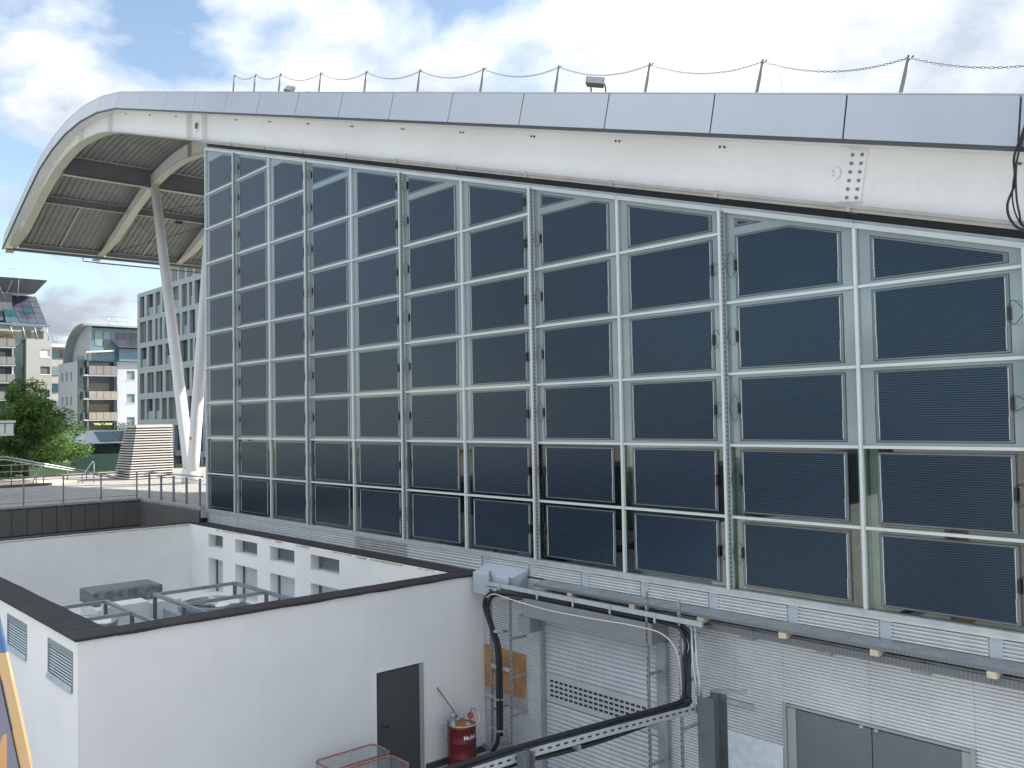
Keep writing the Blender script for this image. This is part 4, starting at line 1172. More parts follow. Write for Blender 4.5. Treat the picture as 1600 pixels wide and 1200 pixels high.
def column(label, x_, y_, z1, w, d):
    t = tag(empty('steel_column', (x_, y_, GZ)), label, 'steel column', 'galvanised columns carrying the cable bridge')
    tf = 0.014
    g = MB(); g.box(x_ - w / 2, x_ + w / 2, y_ - d / 2, y_ - d / 2 + tf, GZ, z1); g.build('flange', galv_dark, t)
    g = MB(); g.box(x_ - w / 2, x_ + w / 2, y_ + d / 2 - tf, y_ + d / 2, GZ, z1); g.build('flange', galv_dark, t)
    g = MB(); g.box(x_ - 0.008, x_ + 0.008, y_ - d / 2 + tf, y_ + d / 2 - tf, GZ, z1); g.build('web', galv_dark, t)
    g = MB(); g.box(x_ - w * 0.7, x_ + w * 0.7, y_ - d * 0.7, y_ + d * 0.7, GZ, GZ + 0.025); g.build('base_plate', galv_dark, t)
    return t
column('big galvanised steel column beside the white board', 20.45, -0.92, -1.46, 0.30, 0.34)
column('short galvanised steel post in front of the red drum and shutter', 19.93, -4.28, -1.58, 0.17, 0.17)
t = tag(empty('steel_bracket', (20.8, -0.75, -1.45)), 'short slotted steel arm sticking out on top of the big column', 'bracket')
g = MB(); g.bar((20.35, -0.80, -1.44), (20.85, -0.60, -1.40), 0.05, 0.05); g.build('channel', galv, t)
t = tag(empty('steel_bracket', (20.7, -0.06, -1.9)), 'short slotted rail fixed to the corrugated wall right of the big column', 'bracket')
g = MB(); g.box(19.85, 20.60, -0.075, -0.022, -1.83, -1.77); g.build('channel', galv_lite, t)
# cables dropping over the fascia at the right edge
cable('roof_cable', 'loose black cables hanging over the fascia at the right edge', [
    ([(25.05, -0.34, 6.72), (24.99, -0.45, 6.42), (24.90, -0.53, 6.08), (24.82, -0.55, 5.85), (24.80, -0.5, 5.55), (24.70, -0.48, 5.30), (24.72, -0.42, 5.10), (24.85, -0.34, 4.98), (25.3, -0.3, 4.92)], 0.016),
    ([(25.06, -0.34, 6.72), (25.0, -0.46, 6.40), (24.92, -0.54, 6.05), (24.85, -0.55, 5.8), (24.81, -0.5, 5.5), (24.82, -0.46, 5.2), (24.88, -0.36, 5.0), (25.4, -0.3, 4.90)], 0.013),
    ([(25.04, -0.34, 6.70), (24.98, -0.47, 6.36), (24.89, -0.54, 6.0), (24.80, -0.53, 5.6), (24.76, -0.48, 5.35), (24.79, -0.42, 5.12), (24.90, -0.36, 4.99), (25.4, -0.32, 4.93)], 0.010),
    ([(25.15, -0.25, 5.75), (24.98, -0.3, 5.5), (24.90, -0.34, 5.2), (24.93, -0.34, 5.0), (25.3, -0.3, 4.95)], 0.012)], rubber)

# ------------------------------------------------------------------ oil drum, broom handle, wire baskets
DX, DY = 14.47, -1.03
dm = tag(empty('oil_drum', (DX, DY, GZ)), 'dark red oil drum with white lettering standing against the annex wall', 'drum')
g = MB(); rr = 0.285
prof = [(rr - 0.01, 0.0), (rr + 0.008, 0.01), (rr, 0.03)]
for z in (0.29, 0.58):
    prof += [(rr, z - 0.03), (rr + 0.012, z - 0.008), (rr + 0.012, z + 0.008), (rr, z + 0.03)]
prof += [(rr, 0.84), (rr + 0.008, 0.86), (rr + 0.006, 0.88), (rr - 0.012, 0.882), (rr - 0.016, 0.862)]
g.lathe(prof, (DX, DY, GZ), 48); g.build('barrel', red_paint, dm)
ZT = GZ + 0.862
g = MB(); g.lathe([(rr - 0.02, 0.001), (rr - 0.02, 0.006)], (DX, DY, ZT), 40); g.build('lid', rusty, dm)
pu = MB(); pu.lathe([(0.10, 0.0), (0.10, 0.02), (0.062, 0.035), (0.058, 0.13), (0.068, 0.16), (0.07, 0.22), (0.055, 0.245), (0.03, 0.25)], (DX - 0.10, DY - 0.13, ZT + 0.006), 20)
pb = pu.build('pump_body', pump_grey, dm)
g = MB(); g.lathe([(0.045, 0.0), (0.05, 0.05), (0.03, 0.07)], (DX + 0.0, DY + 0.02, ZT + 0.13), 14); g.tube([(DX - 0.1, DY - 0.13, ZT + 0.1), (DX, DY + 0.02, ZT + 0.14)], 0.03, 10); g.build('pump_outlet', pump_grey, pb)
g = MB(); g.lathe([(0.085, 0.0), (0.08, 0.03), (0.05, 0.05), (0.02, 0.055)], (DX + 0.10, DY + 0.10, ZT + 0.006), 20); g.build('filler_cap', pump_grey, dm)
g = MB(); g.tube([(DX + 0.10, DY + 0.14, ZT), (DX + 0.10, DY + 0.15, ZT + 0.22), (DX + 0.11, DY + 0.17, ZT + 0.31), (DX + 0.16, DY + 0.21, ZT + 0.32), (DX + 0.20, DY + 0.24, ZT + 0.26)], 0.012, 8); g.build('pump_pipe', galv_dark, dm)
g = MB()
gc = Vector((DX + 0.15, DY + 0.11, ZT + 0.20)); dcam = Vector((0.77, -0.62, 0.15)).normalized()
g.tube([gc - dcam * 0.025, gc + dcam * 0.025], 0.066, 20); g.build('gauge', red_gauge, dm)
g = MB(); g.tube(smooth([(DX + 0.19, DY + 0.23, ZT + 0.29), (DX + 0.24, DY + 0.27, ZT + 0.16), (DX + 0.26, DY + 0.20, ZT + 0.05), (DX + 0.26, DY + 0.02, ZT + 0.035), (DX + 0.18, DY - 0.17, ZT + 0.035), (DX + 0.02, DY - 0.25, ZT + 0.035)]), 0.012, 8); g.build('hose', hose_y, dm)
g = MB(); g.tube([(DX - 0.18, DY - 0.20, ZT + 0.10), (DX - 0.16, DY - 0.36, ZT + 0.02)], [0.03, 0.022], 10); g.tube([(DX - 0.16, DY - 0.33, ZT + 0.05), (DX - 0.11, DY - 0.39, ZT - 0.03)], 0.018, 8); g.build('nozzle', pump_grey, dm)
# lettering wrapped round the drum
cu = bpy.data.curves.new('lettering', 'FONT'); cu.body = 'Mobil'; cu.size = 0.118; cu.extrude = 0.0; cu.offset = 0.0022
to = bpy.data.objects.new('lettering_tmp', cu); COL.objects.link(to)
bpy.context.view_layer.update()
dg = bpy.context.evaluated_depsgraph_get()
me = bpy.data.meshes.new_from_object(to.evaluated_get(dg))
bpy.data.objects.remove(to)
phi0 = R(-31)
for v in me.vertices:
    a_ = phi0 + v.co.x / rr
    zz = v.co.y
    v.co = Vector(((rr + 0.003) * math.cos(a_), (rr + 0.003) * math.sin(a_), 0.655 + zz))
me.materials.clear(); me.materials.append(letter_w)
me.name = 'lettering'
link('lettering', me, dm)
g = MB(); g.tube([(14.36, -0.98, ZT + 0.06), (14.035, -1.30, -2.60)], 0.014, 8)
tag(g.build('broom_handle', broom), 'thin brown wooden handle leaning from the drum onto the annex wall', 'broom handle')
g = MB(); g.bar((14.62, -0.62, GZ + 0.42), (14.95, -0.36, GZ + 0.12), 0.07, 0.05)
tag(g.build('steel_offcut', galv_dark), 'dark steel offcut leaning behind the red drum', 'steel bar')
g = MB(); g.bar((14.9, -1.0, GZ + 0.25), (15.4, -0.45, GZ + 0.28), 0.05, 0.05)
tag(g.build('timber_batten', wood_b), 'pale timber batten lying right of the red drum', 'batten')
def basket(label, x0, x1, y0, y1, z1, tilt, m_r):
    t = tag(empty('wire_basket', ((x0 + x1) / 2, (y0 + y1) / 2, GZ)), label, 'wire basket', 'wire mesh baskets by the annex wall')
    zb_ = GZ + 0.35
    rc = 0.10
    def rim(z, e=0.0):
        P_ = []
        for (cx, cy, a0) in ((x1 - rc, y1 - rc, 0), (x0 + rc, y1 - rc, 90), (x0 + rc, y0 + rc, 180), (x1 - rc, y0 + rc, 270)):
            for q in range(5):
                a_ = R(a0 + q * 22.5); P_.append((cx + (rc + e) * math.cos(a_), cy + (rc + e) * math.sin(a_), z + tilt * (cy - y0)))
        return P_ + [P_[0]]
    g = MB(); g.tube(rim(z1), 0.017, 8); g.build('rim', m_r, t)
    g = MB(); g.tube(rim(zb_), 0.014, 6); g.build('base_ring', mesh_grey, t)
    g = MB()
    top_, bot_ = rim(z1), rim(zb_)
    n = 0
    for (a, b), (c, d) in zip(zip(top_, top_[1:]), zip(bot_, bot_[1:])):
        a, b, c, d = Vector(a), Vector(b), Vector(c), Vector(d)
        k = max(1, int((b - a).length / 0.035))
        for q in range(k):
            u = q / k
            g.bar(a.lerp(b, u), c.lerp(d, u), 0.005, 0.005)
    for q in range(1, 16):
        z = q / 16
        ring = [Vector(p).lerp(Vector(p2), z) for p, p2 in zip(top_, bot_)]
        for p, p2 in zip(ring, ring[1:]):
            g.bar(p, p2, 0.005, 0.005)
    k = int((y1 - y0) / 0.05)
    for q in range(1, k):
        y_ = y0 + q * 0.05
        g.bar((x0, y_, zb_), (x1, y_, zb_), 0.005, 0.005)
    stuff(g.build('mesh', mesh_grey, t))
    for (x_, y_) in ((x0 + 0.1, y0 + 0.1), (x1 - 0.1, y0 + 0.1), (x0 + 0.1, y1 - 0.1), (x1 - 0.1, y1 - 0.1)):
        g = MB(); g.tube([(x_, y_, GZ + 0.12), (x_, y_, zb_)], 0.015, 6); l_ = g.build('leg', galv_dark, t)
        g = MB(); g.tube([(x_ - 0.02, y_, GZ + 0.06), (x_ + 0.02, y_, GZ + 0.06)], 0.06, 14); g.build('castor', black_p, l_)
    return t
basket('rust edged wire mesh basket nearest the dark annex door', 14.36, 14.96, -4.26, -3.04, -3.20, 0.0, rim_red)
basket('smaller wire mesh basket in front of the other, with a reddish rim', 15.00, 15.62, -4.0, -3.08, -3.23, 0.0, rim_red)

# printed banner board at the left edge
bt_ = tag(empty('banner_board', (19.9, -10.5, GZ)), 'orange and blue printed board leaning into view at the lower left edge', 'banner')
def bq(s, z):          # s metres left of the sloping right edge at height z
    k = (1.05 - z) / 1.27
    return Vector((19.77 + 0.14 * k - 0.66 * s, -10.39 + 0.22 * k - 0.745 * s, z))
def bpiece(nm, s0, s1, z0, z1, m, off):
    nv = Vector((0.745, -0.66, 0)) * off; th = Vector((-0.745, 0.66, 0)) * 0.03
    p = [bq(s1, z0) + nv, bq(s0, z0) + nv, bq(s0, z1) + nv, bq(s1, z1) + nv]
    g = MB(); q = [v + th for v in p]
    g.hexa([p[0], p[1], q[1], q[0], p[3], p[2], q[2], q[3]]); return g.build(nm, m, bt_)
bpiece('board', 0.0, 1.6, GZ, 1.35, banner_m, 0.0)
bpiece('border', 0.0, 0.085, GZ, 0.80, banner_o, 0.004)
bpiece('blue_field', 0.0, 1.6, 0.805, 1.35, banner_bl, 0.004)
bpiece('seam', 0.10, 0.108, GZ, 0.60, black_p, 0.006)

# ------------------------------------------------------------------ roof edge: chain posts, chains, floodlights
roof_z = lambda x_: fb(x_) + 0.60
PXS = [2.25, 3.68, 5.25, 7.52, 9.75, 12.0, 14.27, 16.52, 18.76, 21.0, 23.27, 25.52]
sl_n = Vector((0.2735, 0, 0.9619))
tops = []
for k, x_ in enumerate(PXS):
    base_ = Vector((x_ - 0.06, -0.10, roof_z(x_) - 0.02))
    lab = ('slanted grey post, ' + ordn(k) + ' from the left in the chain row along the roof edge') if k < 11 else 'slanted grey chain post on the roof edge just past the last visible one'
    if k == 11: break
    t = tag(empty('chain_post', base_), lab, 'post', 'chain posts along the roof edge')
    ln = 0.68
    g = MB(); g.tube([base_, base_ + sl_n * ln], 0.027, 10); g.build('pole', post_m, t)
    g = MB(); tp = base_ + sl_n * (ln - 0.02); g.tube([tp + Vector((0.03, 0, -0.02)), tp + Vector((0.08, 0, 0.0))], 0.012, 6); g.build('hook', post_m, t)
    tops.append(base_ + sl_n * (ln - 0.03))
tops.append(Vector((25.52, -0.10, roof_z(25.52))) + sl_n * 0.65)
def chain(a, b, sag, label, real=True):
    n = int((b - a).length / 0.052)
    pts_ = []
    for k in range(n + 1):
        u = k / n; p = a.lerp(b, u); p.z -= sag * 4 * u * (1 - u); pts_.append(p)
    g = MB()
    for k in range(n):
        p, q = pts_[k], pts_[k + 1]; d = (q - p).normalized(); c_ = (p + q) / 2
        w = Vector((0, 1, 0)) if k % 2 else d.cross(Vector((0, 1, 0))).normalized()
        ring = []
        for j in range(8):
            a_ = 2 * math.pi * j / 8
            ring.append(c_ + d * (0.034 * math.cos(a_)) + w * (0.014 * math.sin(a_)))
        g.tube(ring + [ring[0]], 0.0042, 4, caps=False)
    return tag(g.build('chain', chain_m), label, 'chain', 'chains hung between the roof posts')
for k in range(len(tops) - 1):
    w = (tops[k + 1] - tops[k]).length
    chain(tops[k], tops[k + 1], 0.075 * w, 'sagging chain right of the ' + ordn(k) + ' roof post from the left')
t = tag(empty('chain_post', (6.0, 4.0, roof_z(6.0))), 'small far post behind the roof edge, right of the small floodlight', 'post')
g = MB(); g.tube([(6.1, 4.0, roof_z(6.1) - 0.1), Vector((6.1, 4.0, roof_z(6.1) - 0.1)) + sl_n * 0.70], 0.026, 8); g.build('pole', post_m, t)
chain(Vector((3.9, 1.5, roof_z(3.9) + 0.55)), Vector((6.25, 4.0, roof_z(6.25) + 0.55)), 0.12, 'low far chain sagging behind the small floodlight')
def floodlight(x_, y_, sc_, label):
    z_ = roof_z(x_) + 0.20
    t = tag(empty('floodlight', (x_, y_, z_)), label, 'floodlight')
    g = MB()
    for dx in (-0.17 * sc_, 0.17 * sc_):
        g.tube(smooth([(x_ + dx, y_, z_ - 0.3), (x_ + dx * 1.1, y_, z_ + 0.12 * sc_), (x_ + dx * 0.9, y_ - 0.05, z_ + 0.26 * sc_)]), 0.016, 6)
    g.build('yoke', flood_m, t)
    a, b = Vector((0.93, 0.15, -0.30)).normalized() * 0.20 * sc_, Vector((-0.45, 0.55, 0.55)).normalized() * 0.19 * sc_
    n_ = a.cross(b).normalized() * 0.07 * sc_
    c_ = Vector((x_ - 0.03, y_ - 0.05, z_ + 0.30 * sc_))
    g = MB(); g.hexa([c_ - a - b - n_, c_ + a - b - n_, c_ + a + b - n_, c_ - a + b - n_, c_ - a * 1.15 - b * 1.15 + n_ * 0.3, c_ + a * 1.15 - b * 1.15 + n_ * 0.3, c_ + a * 1.15 + b * 1.15 + n_ * 0.3, c_ - a * 1.15 + b * 1.15 + n_ * 0.3])
    h = bevel(g.build('head', flood_m, t), 0.008, 1)
    g = MB(); n2_ = n_ * 0.32; g.hexa([c_ - a - b + n2_, c_ + a - b + n2_, c_ + a + b + n2_, c_ - a + b + n2_, c_ - a - b + n2_ * 1.2, c_ + a - b + n2_ * 1.2, c_ + a + b + n2_ * 1.2, c_ - a + b + n2_ * 1.2])
    g.build('lens', galv_dark, h)
floodlight(17.1, 0.5, 1.0, 'larger floodlight tilted on the roof edge, right of the roof centre')
floodlight(3.95, 1.0, 0.95, 'smaller looking floodlight on the roof edge near the left chain posts')
t = tag(empty('rope_scrap', (21.6, -0.1, roof_z(21.6))), 'frayed white tape hanging from the chain near the right posts', 'tape')
g = MB(); pz_ = roof_z(21.45) + 0.42
for a, b in (((0, 0), (0.01, -0.14)), ((0.01, -0.14), (0.03, -0.30)), ((0.03, -0.30), (0.035, -0.5))):
    g.bar((21.42 + a[0], -0.1, pz_ + a[1]), (21.42 + b[0], -0.1, pz_ + b[1]), 0.02, 0.006)
g.build('tape', wire_w, t)

# ------------------------------------------------------------------ plaza furniture
t = tag(empty('balustrade', (-5.5, -5, 0)), 'thin post balustrade along the plaza edge towards the left', 'balustrade')
yy = -0.36
while yy > -16:
    g = MB(); g.box(-5.56, -5.51, yy - 0.02, yy + 0.02, 0.07, 1.02); g.build('post', rail_post, t)
    yy -= 1.265
g = MB(); g.tube([(-5.53, -0.30, 1.03), (-5.53, -16, 1.03)], 0.024, 8); g.build('handrail', rail_steel, t)
for z in (0.92, 0.17):
    g = MB(); g.tube([(-5.53, -0.34, z), (-5.53, -16, z)], 0.012, 6); g.build('rail', rail_steel, t)
t = tag(empty('balustrade', (-3, -0.15, 0)), 'flat post balustrade between the plaza corner and the glass facade', 'balustrade')
for x_ in (-4.85, -3.70, -2.55, -1.42, -0.32):
    g = MB(); g.box(x_ - 0.05, x_ + 0.05, -0.175, -0.13, 0.07, 0.97); p = g.build('post', rail_post, t)
    g = MB(); g.box(x_ - 0.08, x_ + 0.08, -0.2, -0.10, 0.071, 0.085); g.build('foot_plate', rail_post, p)
g = MB(); g.tube([(-5.53, -0.30, 1.03), (-5.40, -0.16, 1.03), (-0.06, -0.155, 1.03)], 0.026, 8); g.build('handrail', rail_steel, t)
for z in (0.90, 0.16):
    g = MB(); g.tube([(-5.40, -0.15, z), (-0.06, -0.15, z)], 0.012, 6); g.build('rail', rail_steel, t)
# ramp and its rails
g = MB()
g.hexa([(-20.2, -9, -0.02), (-17.35, -9, -0.02), (-17.35, -0.1, -0.02), (-20.2, 2.5, -0.02), (-20.2, -9, 0.45), (-17.35, -9, 0.30), (-17.35, -0.1, 0.05), (-20.2, 2.5, 0.03)])
struct(g.build('ramp', sandy))
g = MB(); g.box(-17.34, -17.20, -9, -0.15, 0.0, 0.12)
struct(g.build('ramp_kerb', clad_brown))
t = tag(empty('ramp_railing', (-20, 0, 0)), 'long double steel handrail sloping down beside the ramp to the louvred tower', 'railing')
for dz in (0.0, -0.13):
    g = MB(); g.tube([(-20, -6, 1.33 + dz), (-20, -1.45, 1.32 + dz), (-20, 4.2, -0.05 + dz * 0.6)], 0.03, 8); g.build('handrail', galv_lite, t)
for y_, z_ in ((-4.2, 1.3), (-2.6, 1.3), (-0.2, 0.98), (1.3, 0.62), (2.2, 0.4)):
    g = MB(); g.tube([(-20, y_, 0.0), (-20, y_, z_)], 0.022, 6); g.build('post', rail_post, t)
t = tag(empty('ramp_railing', (-17.3, -3, 0)), 'low horizontal railing on the near side of the sandy ramp', 'railing')
for z in (1.02, 0.72, 0.42):
    g = MB(); g.tube([(-17.3, -9, z), (-17.3, -0.5, z)], 0.022, 6); g.build('rail', rail_steel, t)
for y_ in (-7.4, -5.5, -3.7, -1.85):
    g = MB(); g.tube([(-17.3, y_, 0.1), (-17.3, y_, 1.02)], 0.022, 6); g.build('post', rail_post, t)
for k, (ya, yb, lab) in enumerate(((-0.95, -0.48, 'slanted steel stair rail left on the plaza, by the ramp kerb'), (1.08, 1.76, 'slanted steel stair rail with a rounded top, nearer the louvred tower'))):
    t = tag(empty('stair_rail', (-17.6, (ya + yb) / 2, 0)), lab, 'railing')
    g = MB(); g.tube(smooth([(-17.6, ya, 0.0), (-17.6, yb - 0.06, 0.93), (-17.6, yb, 1.0), (-17.6, yb + 0.06, 0.93)]), 0.025, 8); g.build('handrail', rail_steel, t)
    g = MB(); g.tube([(-17.6, yb + 0.06, 0.0), (-17.6, yb + 0.06, 0.93)], 0.028, 8); g.build('post', rail_post, t)
    g = MB(); g.tube([(-17.6, ya + 0.22, 0.0), (-17.6, ya + 0.22, 0.42)], 0.02, 6); g.build('post', rail_post, t)
# louvred ventilation tower
t = tag(empty('louvred_tower', (-19.4, 4.9, 0)), 'tapering ventilation tower of pale horizontal slats on the plaza', 'ventilation tower')
NS = 21
def tower_xy(f):     # footprint at height fraction f
    xr, yl, yr, xl = -17.75 - 0.12 * f, 3.55 + 0.40 * f, 5.80 - 0.03 * f, -19.95 + 0.55 * f
    return xr, xl, yl, yr
for k in range(NS):
    f0 = k / NS; z = 0.05 + k * 0.128
    xr, xl, yl, yr = tower_xy(f0)
    hgt = 0.055 if k < NS - 1 else 0.10
    g = MB(); g.hexa([(xr - 0.05, yl, z), (xr, yl, z - 0.004), (xr, yr, z - 0.004), (xr - 0.05, yr, z), (xr - 0.05, yl, z + hgt), (xr - 0.02, yl, z + hgt), (xr - 0.02, yr, z + hgt), (xr - 0.05, yr, z + hgt)])
    g.build('slat', slat_w, t)
    g = MB(); g.hexa([(xl, yl - 0.05, z - 0.004), (xr - 0.052, yl - 0.05, z - 0.004), (xr - 0.052, yl, z), (xl, yl, z), (xl, yl - 0.03, z + hgt), (xr - 0.052, yl - 0.03, z + hgt), (xr - 0.052, yl, z + hgt), (xl, yl, z + hgt)])
    g.build('slat', slat_w, t)
a, b = tower_xy(0), tower_xy(0.95)
g = MB(); g.hexa([(a[1] + 0.05, a[2] + 0.06, 0.0), (a[0] - 0.1, a[2] + 0.06, 0.0), (a[0] - 0.1, a[3] - 0.03, 0.0), (a[1] + 0.05, a[3] - 0.03, 0.0), (b[1] + 0.05, b[2] + 0.06, 2.62), (b[0] - 0.1, b[2] + 0.06, 2.62), (b[0] - 0.1, b[3] - 0.03, 2.62), (b[1] + 0.05, b[3] - 0.03, 2.62)])
g.build('core', void_dark, t)
g = MB(); g.box(b[1], b[0] - 0.03, b[2], b[3], 2.71, 2.75); g.build('top_plate', slat_w, t)
# small lamp and bin by the glass corner
t = tag(empty('plaza_lamp', (-12.0, 7.2, 0)), 'slim lamp post with an angled pale head between the column and the glass', 'lamp post')
g = MB(); g.tube([(-12.0, 7.2, 0), (-12.0, 7.2, 2.5)], 0.035, 8); g.build('post', galv, t)
g = MB(); g.hexa([(-12.35, 7.0, 2.62), (-11.65, 7.0, 2.42), (-11.65, 7.4, 2.42), (-12.35, 7.4, 2.62), (-12.25, 7.05, 2.95), (-11.9, 7.05, 2.62), (-11.9, 7.35, 2.62), (-12.25, 7.35, 2.95)]); g.build('lamp_head', slat_w, t)
t = tag(empty('litter_bin', (-10.6, 5.6, 0)), 'black wedge shaped bin at the foot of the column beside the glass', 'bin')
g = MB(); g.hexa([(-10.95, 5.4, 0.0), (-10.35, 5.4, 0.0), (-10.35, 5.9, 0.0), (-10.95, 5.9, 0.0), (-11.0, 5.35, 0.85), (-10.3, 5.35, 0.85), (-10.3, 5.95, 0.7), (-11.0, 5.95, 0.7)]); bevel(g.build('body', black_p, t), 0.02, 1)
g = MB(); g.box(-10.98, -10.32, 5.42, 5.88, 0.86, 0.90); g.build('lid', black_p, t)
# kiosk roof at the left edge
t = tag(empty('kiosk', (-12.0, -5.0, 0)), 'white panelled kiosk roof poking in at the left edge', 'kiosk')
g = MB(); g.box(-12.4, -11.2, -7.5, -3.15, 2.42, 2.50); g.box(-12.4, -11.15, -7.5, -3.10, 2.93, 3.02); g.build('roof', kiosk_w, t)
yy = -3.15
while yy > -7.4:
    g = MB(); g.box(-11.24, -11.20, yy - 0.30, yy - 0.02, 2.505, 2.90); g.build('panel', kiosk_w, t); yy -= 0.32
g = MB(); g.box(-12.35, -11.26, -7.4, -3.2, 2.505, 2.925); g.build('box', dark_trim, t)
for y_ in (-7.2, -5.2):
    g = MB(); g.box(-11.9, -11.8, y_ - 0.05, y_ + 0.05, 0, 2.42); g.build('post', galv, t)

# ------------------------------------------------------------------ tree and bushes
def leaves(g, c, rad, n, size, rnd, mi_fn=None, shell=0.55):
    for _ in range(n):
        while True:
            p = Vector((rnd.uniform(-1, 1), rnd.uniform(-1, 1), rnd.uniform(-1, 1)))
            if p.length <= 1 and p.length > shell * rnd.random(): break
        q = Vector((c[0] + p.x * rad[0], c[1] + p.y * rad[1], c[2] + p.z * rad[2]))
        a = Vector((rnd.gauss(0, 1), rnd.gauss(0, 1), rnd.gauss(0, 0.6))).normalized()
        b = a.cross(Vector((rnd.gauss(0, 1), rnd.gauss(0, 1), rnd.gauss(0, 1)))).normalized()
        s_ = size * rnd.uniform(0.6, 1.3)
        g.poly([q - a * s_, q - b * s_ * 0.45, q + a * s_, q + b * s_ * 0.45], mi_fn(rnd) if mi_fn else 0)
def tree(name, label, x_, y_, z0, h, spread, seed, group=None):
    rnd = random.Random(seed)
    t = tag(empty(name, (x_, y_, z0)), label, 'tree', group)
    g = MB(); g.tube([(x_, y_, z0 - 0.1), (x_ + 0.05, y_, z0 + h * 0.3), (x_, y_ + 0.05, z0 + h * 0.75)], [0.16, 0.11, 0.04], 10)
    br = []
    for k in range(46):
        f = rnd.uniform(0.04, 0.92) ** 1.15; a_ = rnd.uniform(0, 2 * math.pi)
        L_ = spread * (1.0 - 0.72 * max(0, (f - 0.28) / 0.72)) * rnd.uniform(0.6, 0.98)
        p0 = Vector((x_, y_, z0 + h * f * 0.75)); p1 = p0 + Vector((math.cos(a_) * L_, math.sin(a_) * L_, h * rnd.uniform(0.05, 0.16)))
        g.tube([p0, p0.lerp(p1, 0.5) + Vector((0, 0, 0.08)), p1], [0.045, 0.028, 0.012], 6)
        br.append((p0, p1))
    g.build('trunk', bark, t)
    g = MB(); fn = lambda r_: 1 if r_.random() < 0.07 else 0
    for p0, p1 in br:
        for u in (0.45, 0.72, 0.95):
            c = p0.lerp(p1, u) + Vector((rnd.uniform(-.2, .2), rnd.uniform(-.2, .2), rnd.uniform(-.1, .2)))
            r_ = rnd.uniform(0.42, 0.74)
            leaves(g, c, (r_ * 1.15, r_ * 1.15, r_ * 0.75), 220, 0.098, rnd, fn)
    for k in range(14):
        a_ = rnd.uniform(0, 6.28); c = (x_ + math.cos(a_) * spread * 0.22, y_ + math.sin(a_) * spread * 0.22, z0 + h * rnd.uniform(0.66, 0.93))
        leaves(g, c, (0.4, 0.4, 0.42), 150, 0.085, rnd, fn)
    g.build('crown', [leaf_a, leaf_b], t)
    return t
tree('plaza_tree', 'bushy young broadleaf tree behind the ramp railing, the nearest tree', -26.6, 1.0, -0.05, 5.6, 3.2, 3)
tree('plaza_tree', 'second leafy tree at the far left edge behind the kiosk roof', -30.5, -3.4, -0.2, 5.0, 3.1, 9)

# ------------------------------------------------------------------ background buildings
# grey office block
O = tag(empty('office_block', (-60, 28, GZ)), 'blue grey office block with a grid of tall windows behind the white column', 'building')
YG = 23.46; XL_, XR_ = -73.4, -40.0
rows = [(16.75, 14.45), (13.95, 11.65), (11.10, 8.95), (8.30, 6.10), (5.45, 3.25), (2.60, 0.05), (-0.5, -3.9)]
rnd = random.Random(21)
ops3 = []
for k, (zt, zb_) in enumerate(rows):
    x_ = XL_ + 0.7 + rnd.uniform(0, 0.25)
    while x_ < XR_ - 2:
        w = rnd.choice((0.75, 1.35, 1.9, 1.35, 1.9))
        ops3.append((x_, x_ + w, zb_, zt)); x_ += w + rnd.choice((0.5, 0.62, 0.8))
g = MB()
g.holed(XL_, XR_, GZ, 17.2, ops3, 0.35, lambda u, d, z: (u, YG + d, z))
g.poly([(XL_, YG, GZ), (XL_, YG + 14, GZ), (XL_, YG + 14, 17.2), (XL_, YG, 17.2)])
g.poly([(XL_, YG, 17.2), (XR_, YG, 17.2), (XR_, YG + 14, 17.2), (XL_, YG + 14, 17.2)])
g.poly([(XR_, YG, GZ), (XR_, YG + 14, GZ), (XR_, YG + 14, 17.2), (XR_, YG, 17.2)])
g.poly([(XL_, YG + 14, GZ), (XR_, YG + 14, GZ), (XR_, YG + 14, 17.2), (XL_, YG + 14, 17.2)])
g.build('wall', off_grey, O)
g = MB()
g.box(XL_ + 6, XR_, YG + 0.6, YG + 13, 17.22, 20.0)
g.build('roof_storey', off_grey, O)
for (a, b, c, d) in ops3:
    g = MB(); g.box(a, b, YG + 0.34, YG + 0.38, c, d)
    w = g.build('window', glass_dark if rnd.random() < 0.8 else glass_pale, O)
    q = rnd.random()
    if q < 0.62:
        f = rnd.uniform(0.35, 0.75); s0 = a if rnd.random() < 0.5 else b - (b - a) * f
        g = MB(); g.box(s0, s0 + (b - a) * f, YG + 0.22, YG + 0.30, c + 0.02, d - 0.02); g.build('shutter_panel', off_panel, w)
    if q > 0.4:
        g = MB(); g.box(a + (b - a) * 0.5 - 0.03, a + (b - a) * 0.5 + 0.03, YG + 0.305, YG + 0.338, c, d); g.build('window_bar', off_grey, w)
    if rnd.random() < 0.3:
        g = MB(); g.box(a, b, YG + 0.12, YG + 0.15, c, c + 0.9); g.build('glass_balustrade', glass_pale, w)
xx = XL_ + 6.4
while xx < XR_ - 2:
    g = MB(); g.box(xx, xx + 1.3, YG + 0.56, YG + 0.595, 17.6, 19.6); g.build('window', off_panel if rnd.random() < 0.6 else glass_dark, O); xx += 2.0

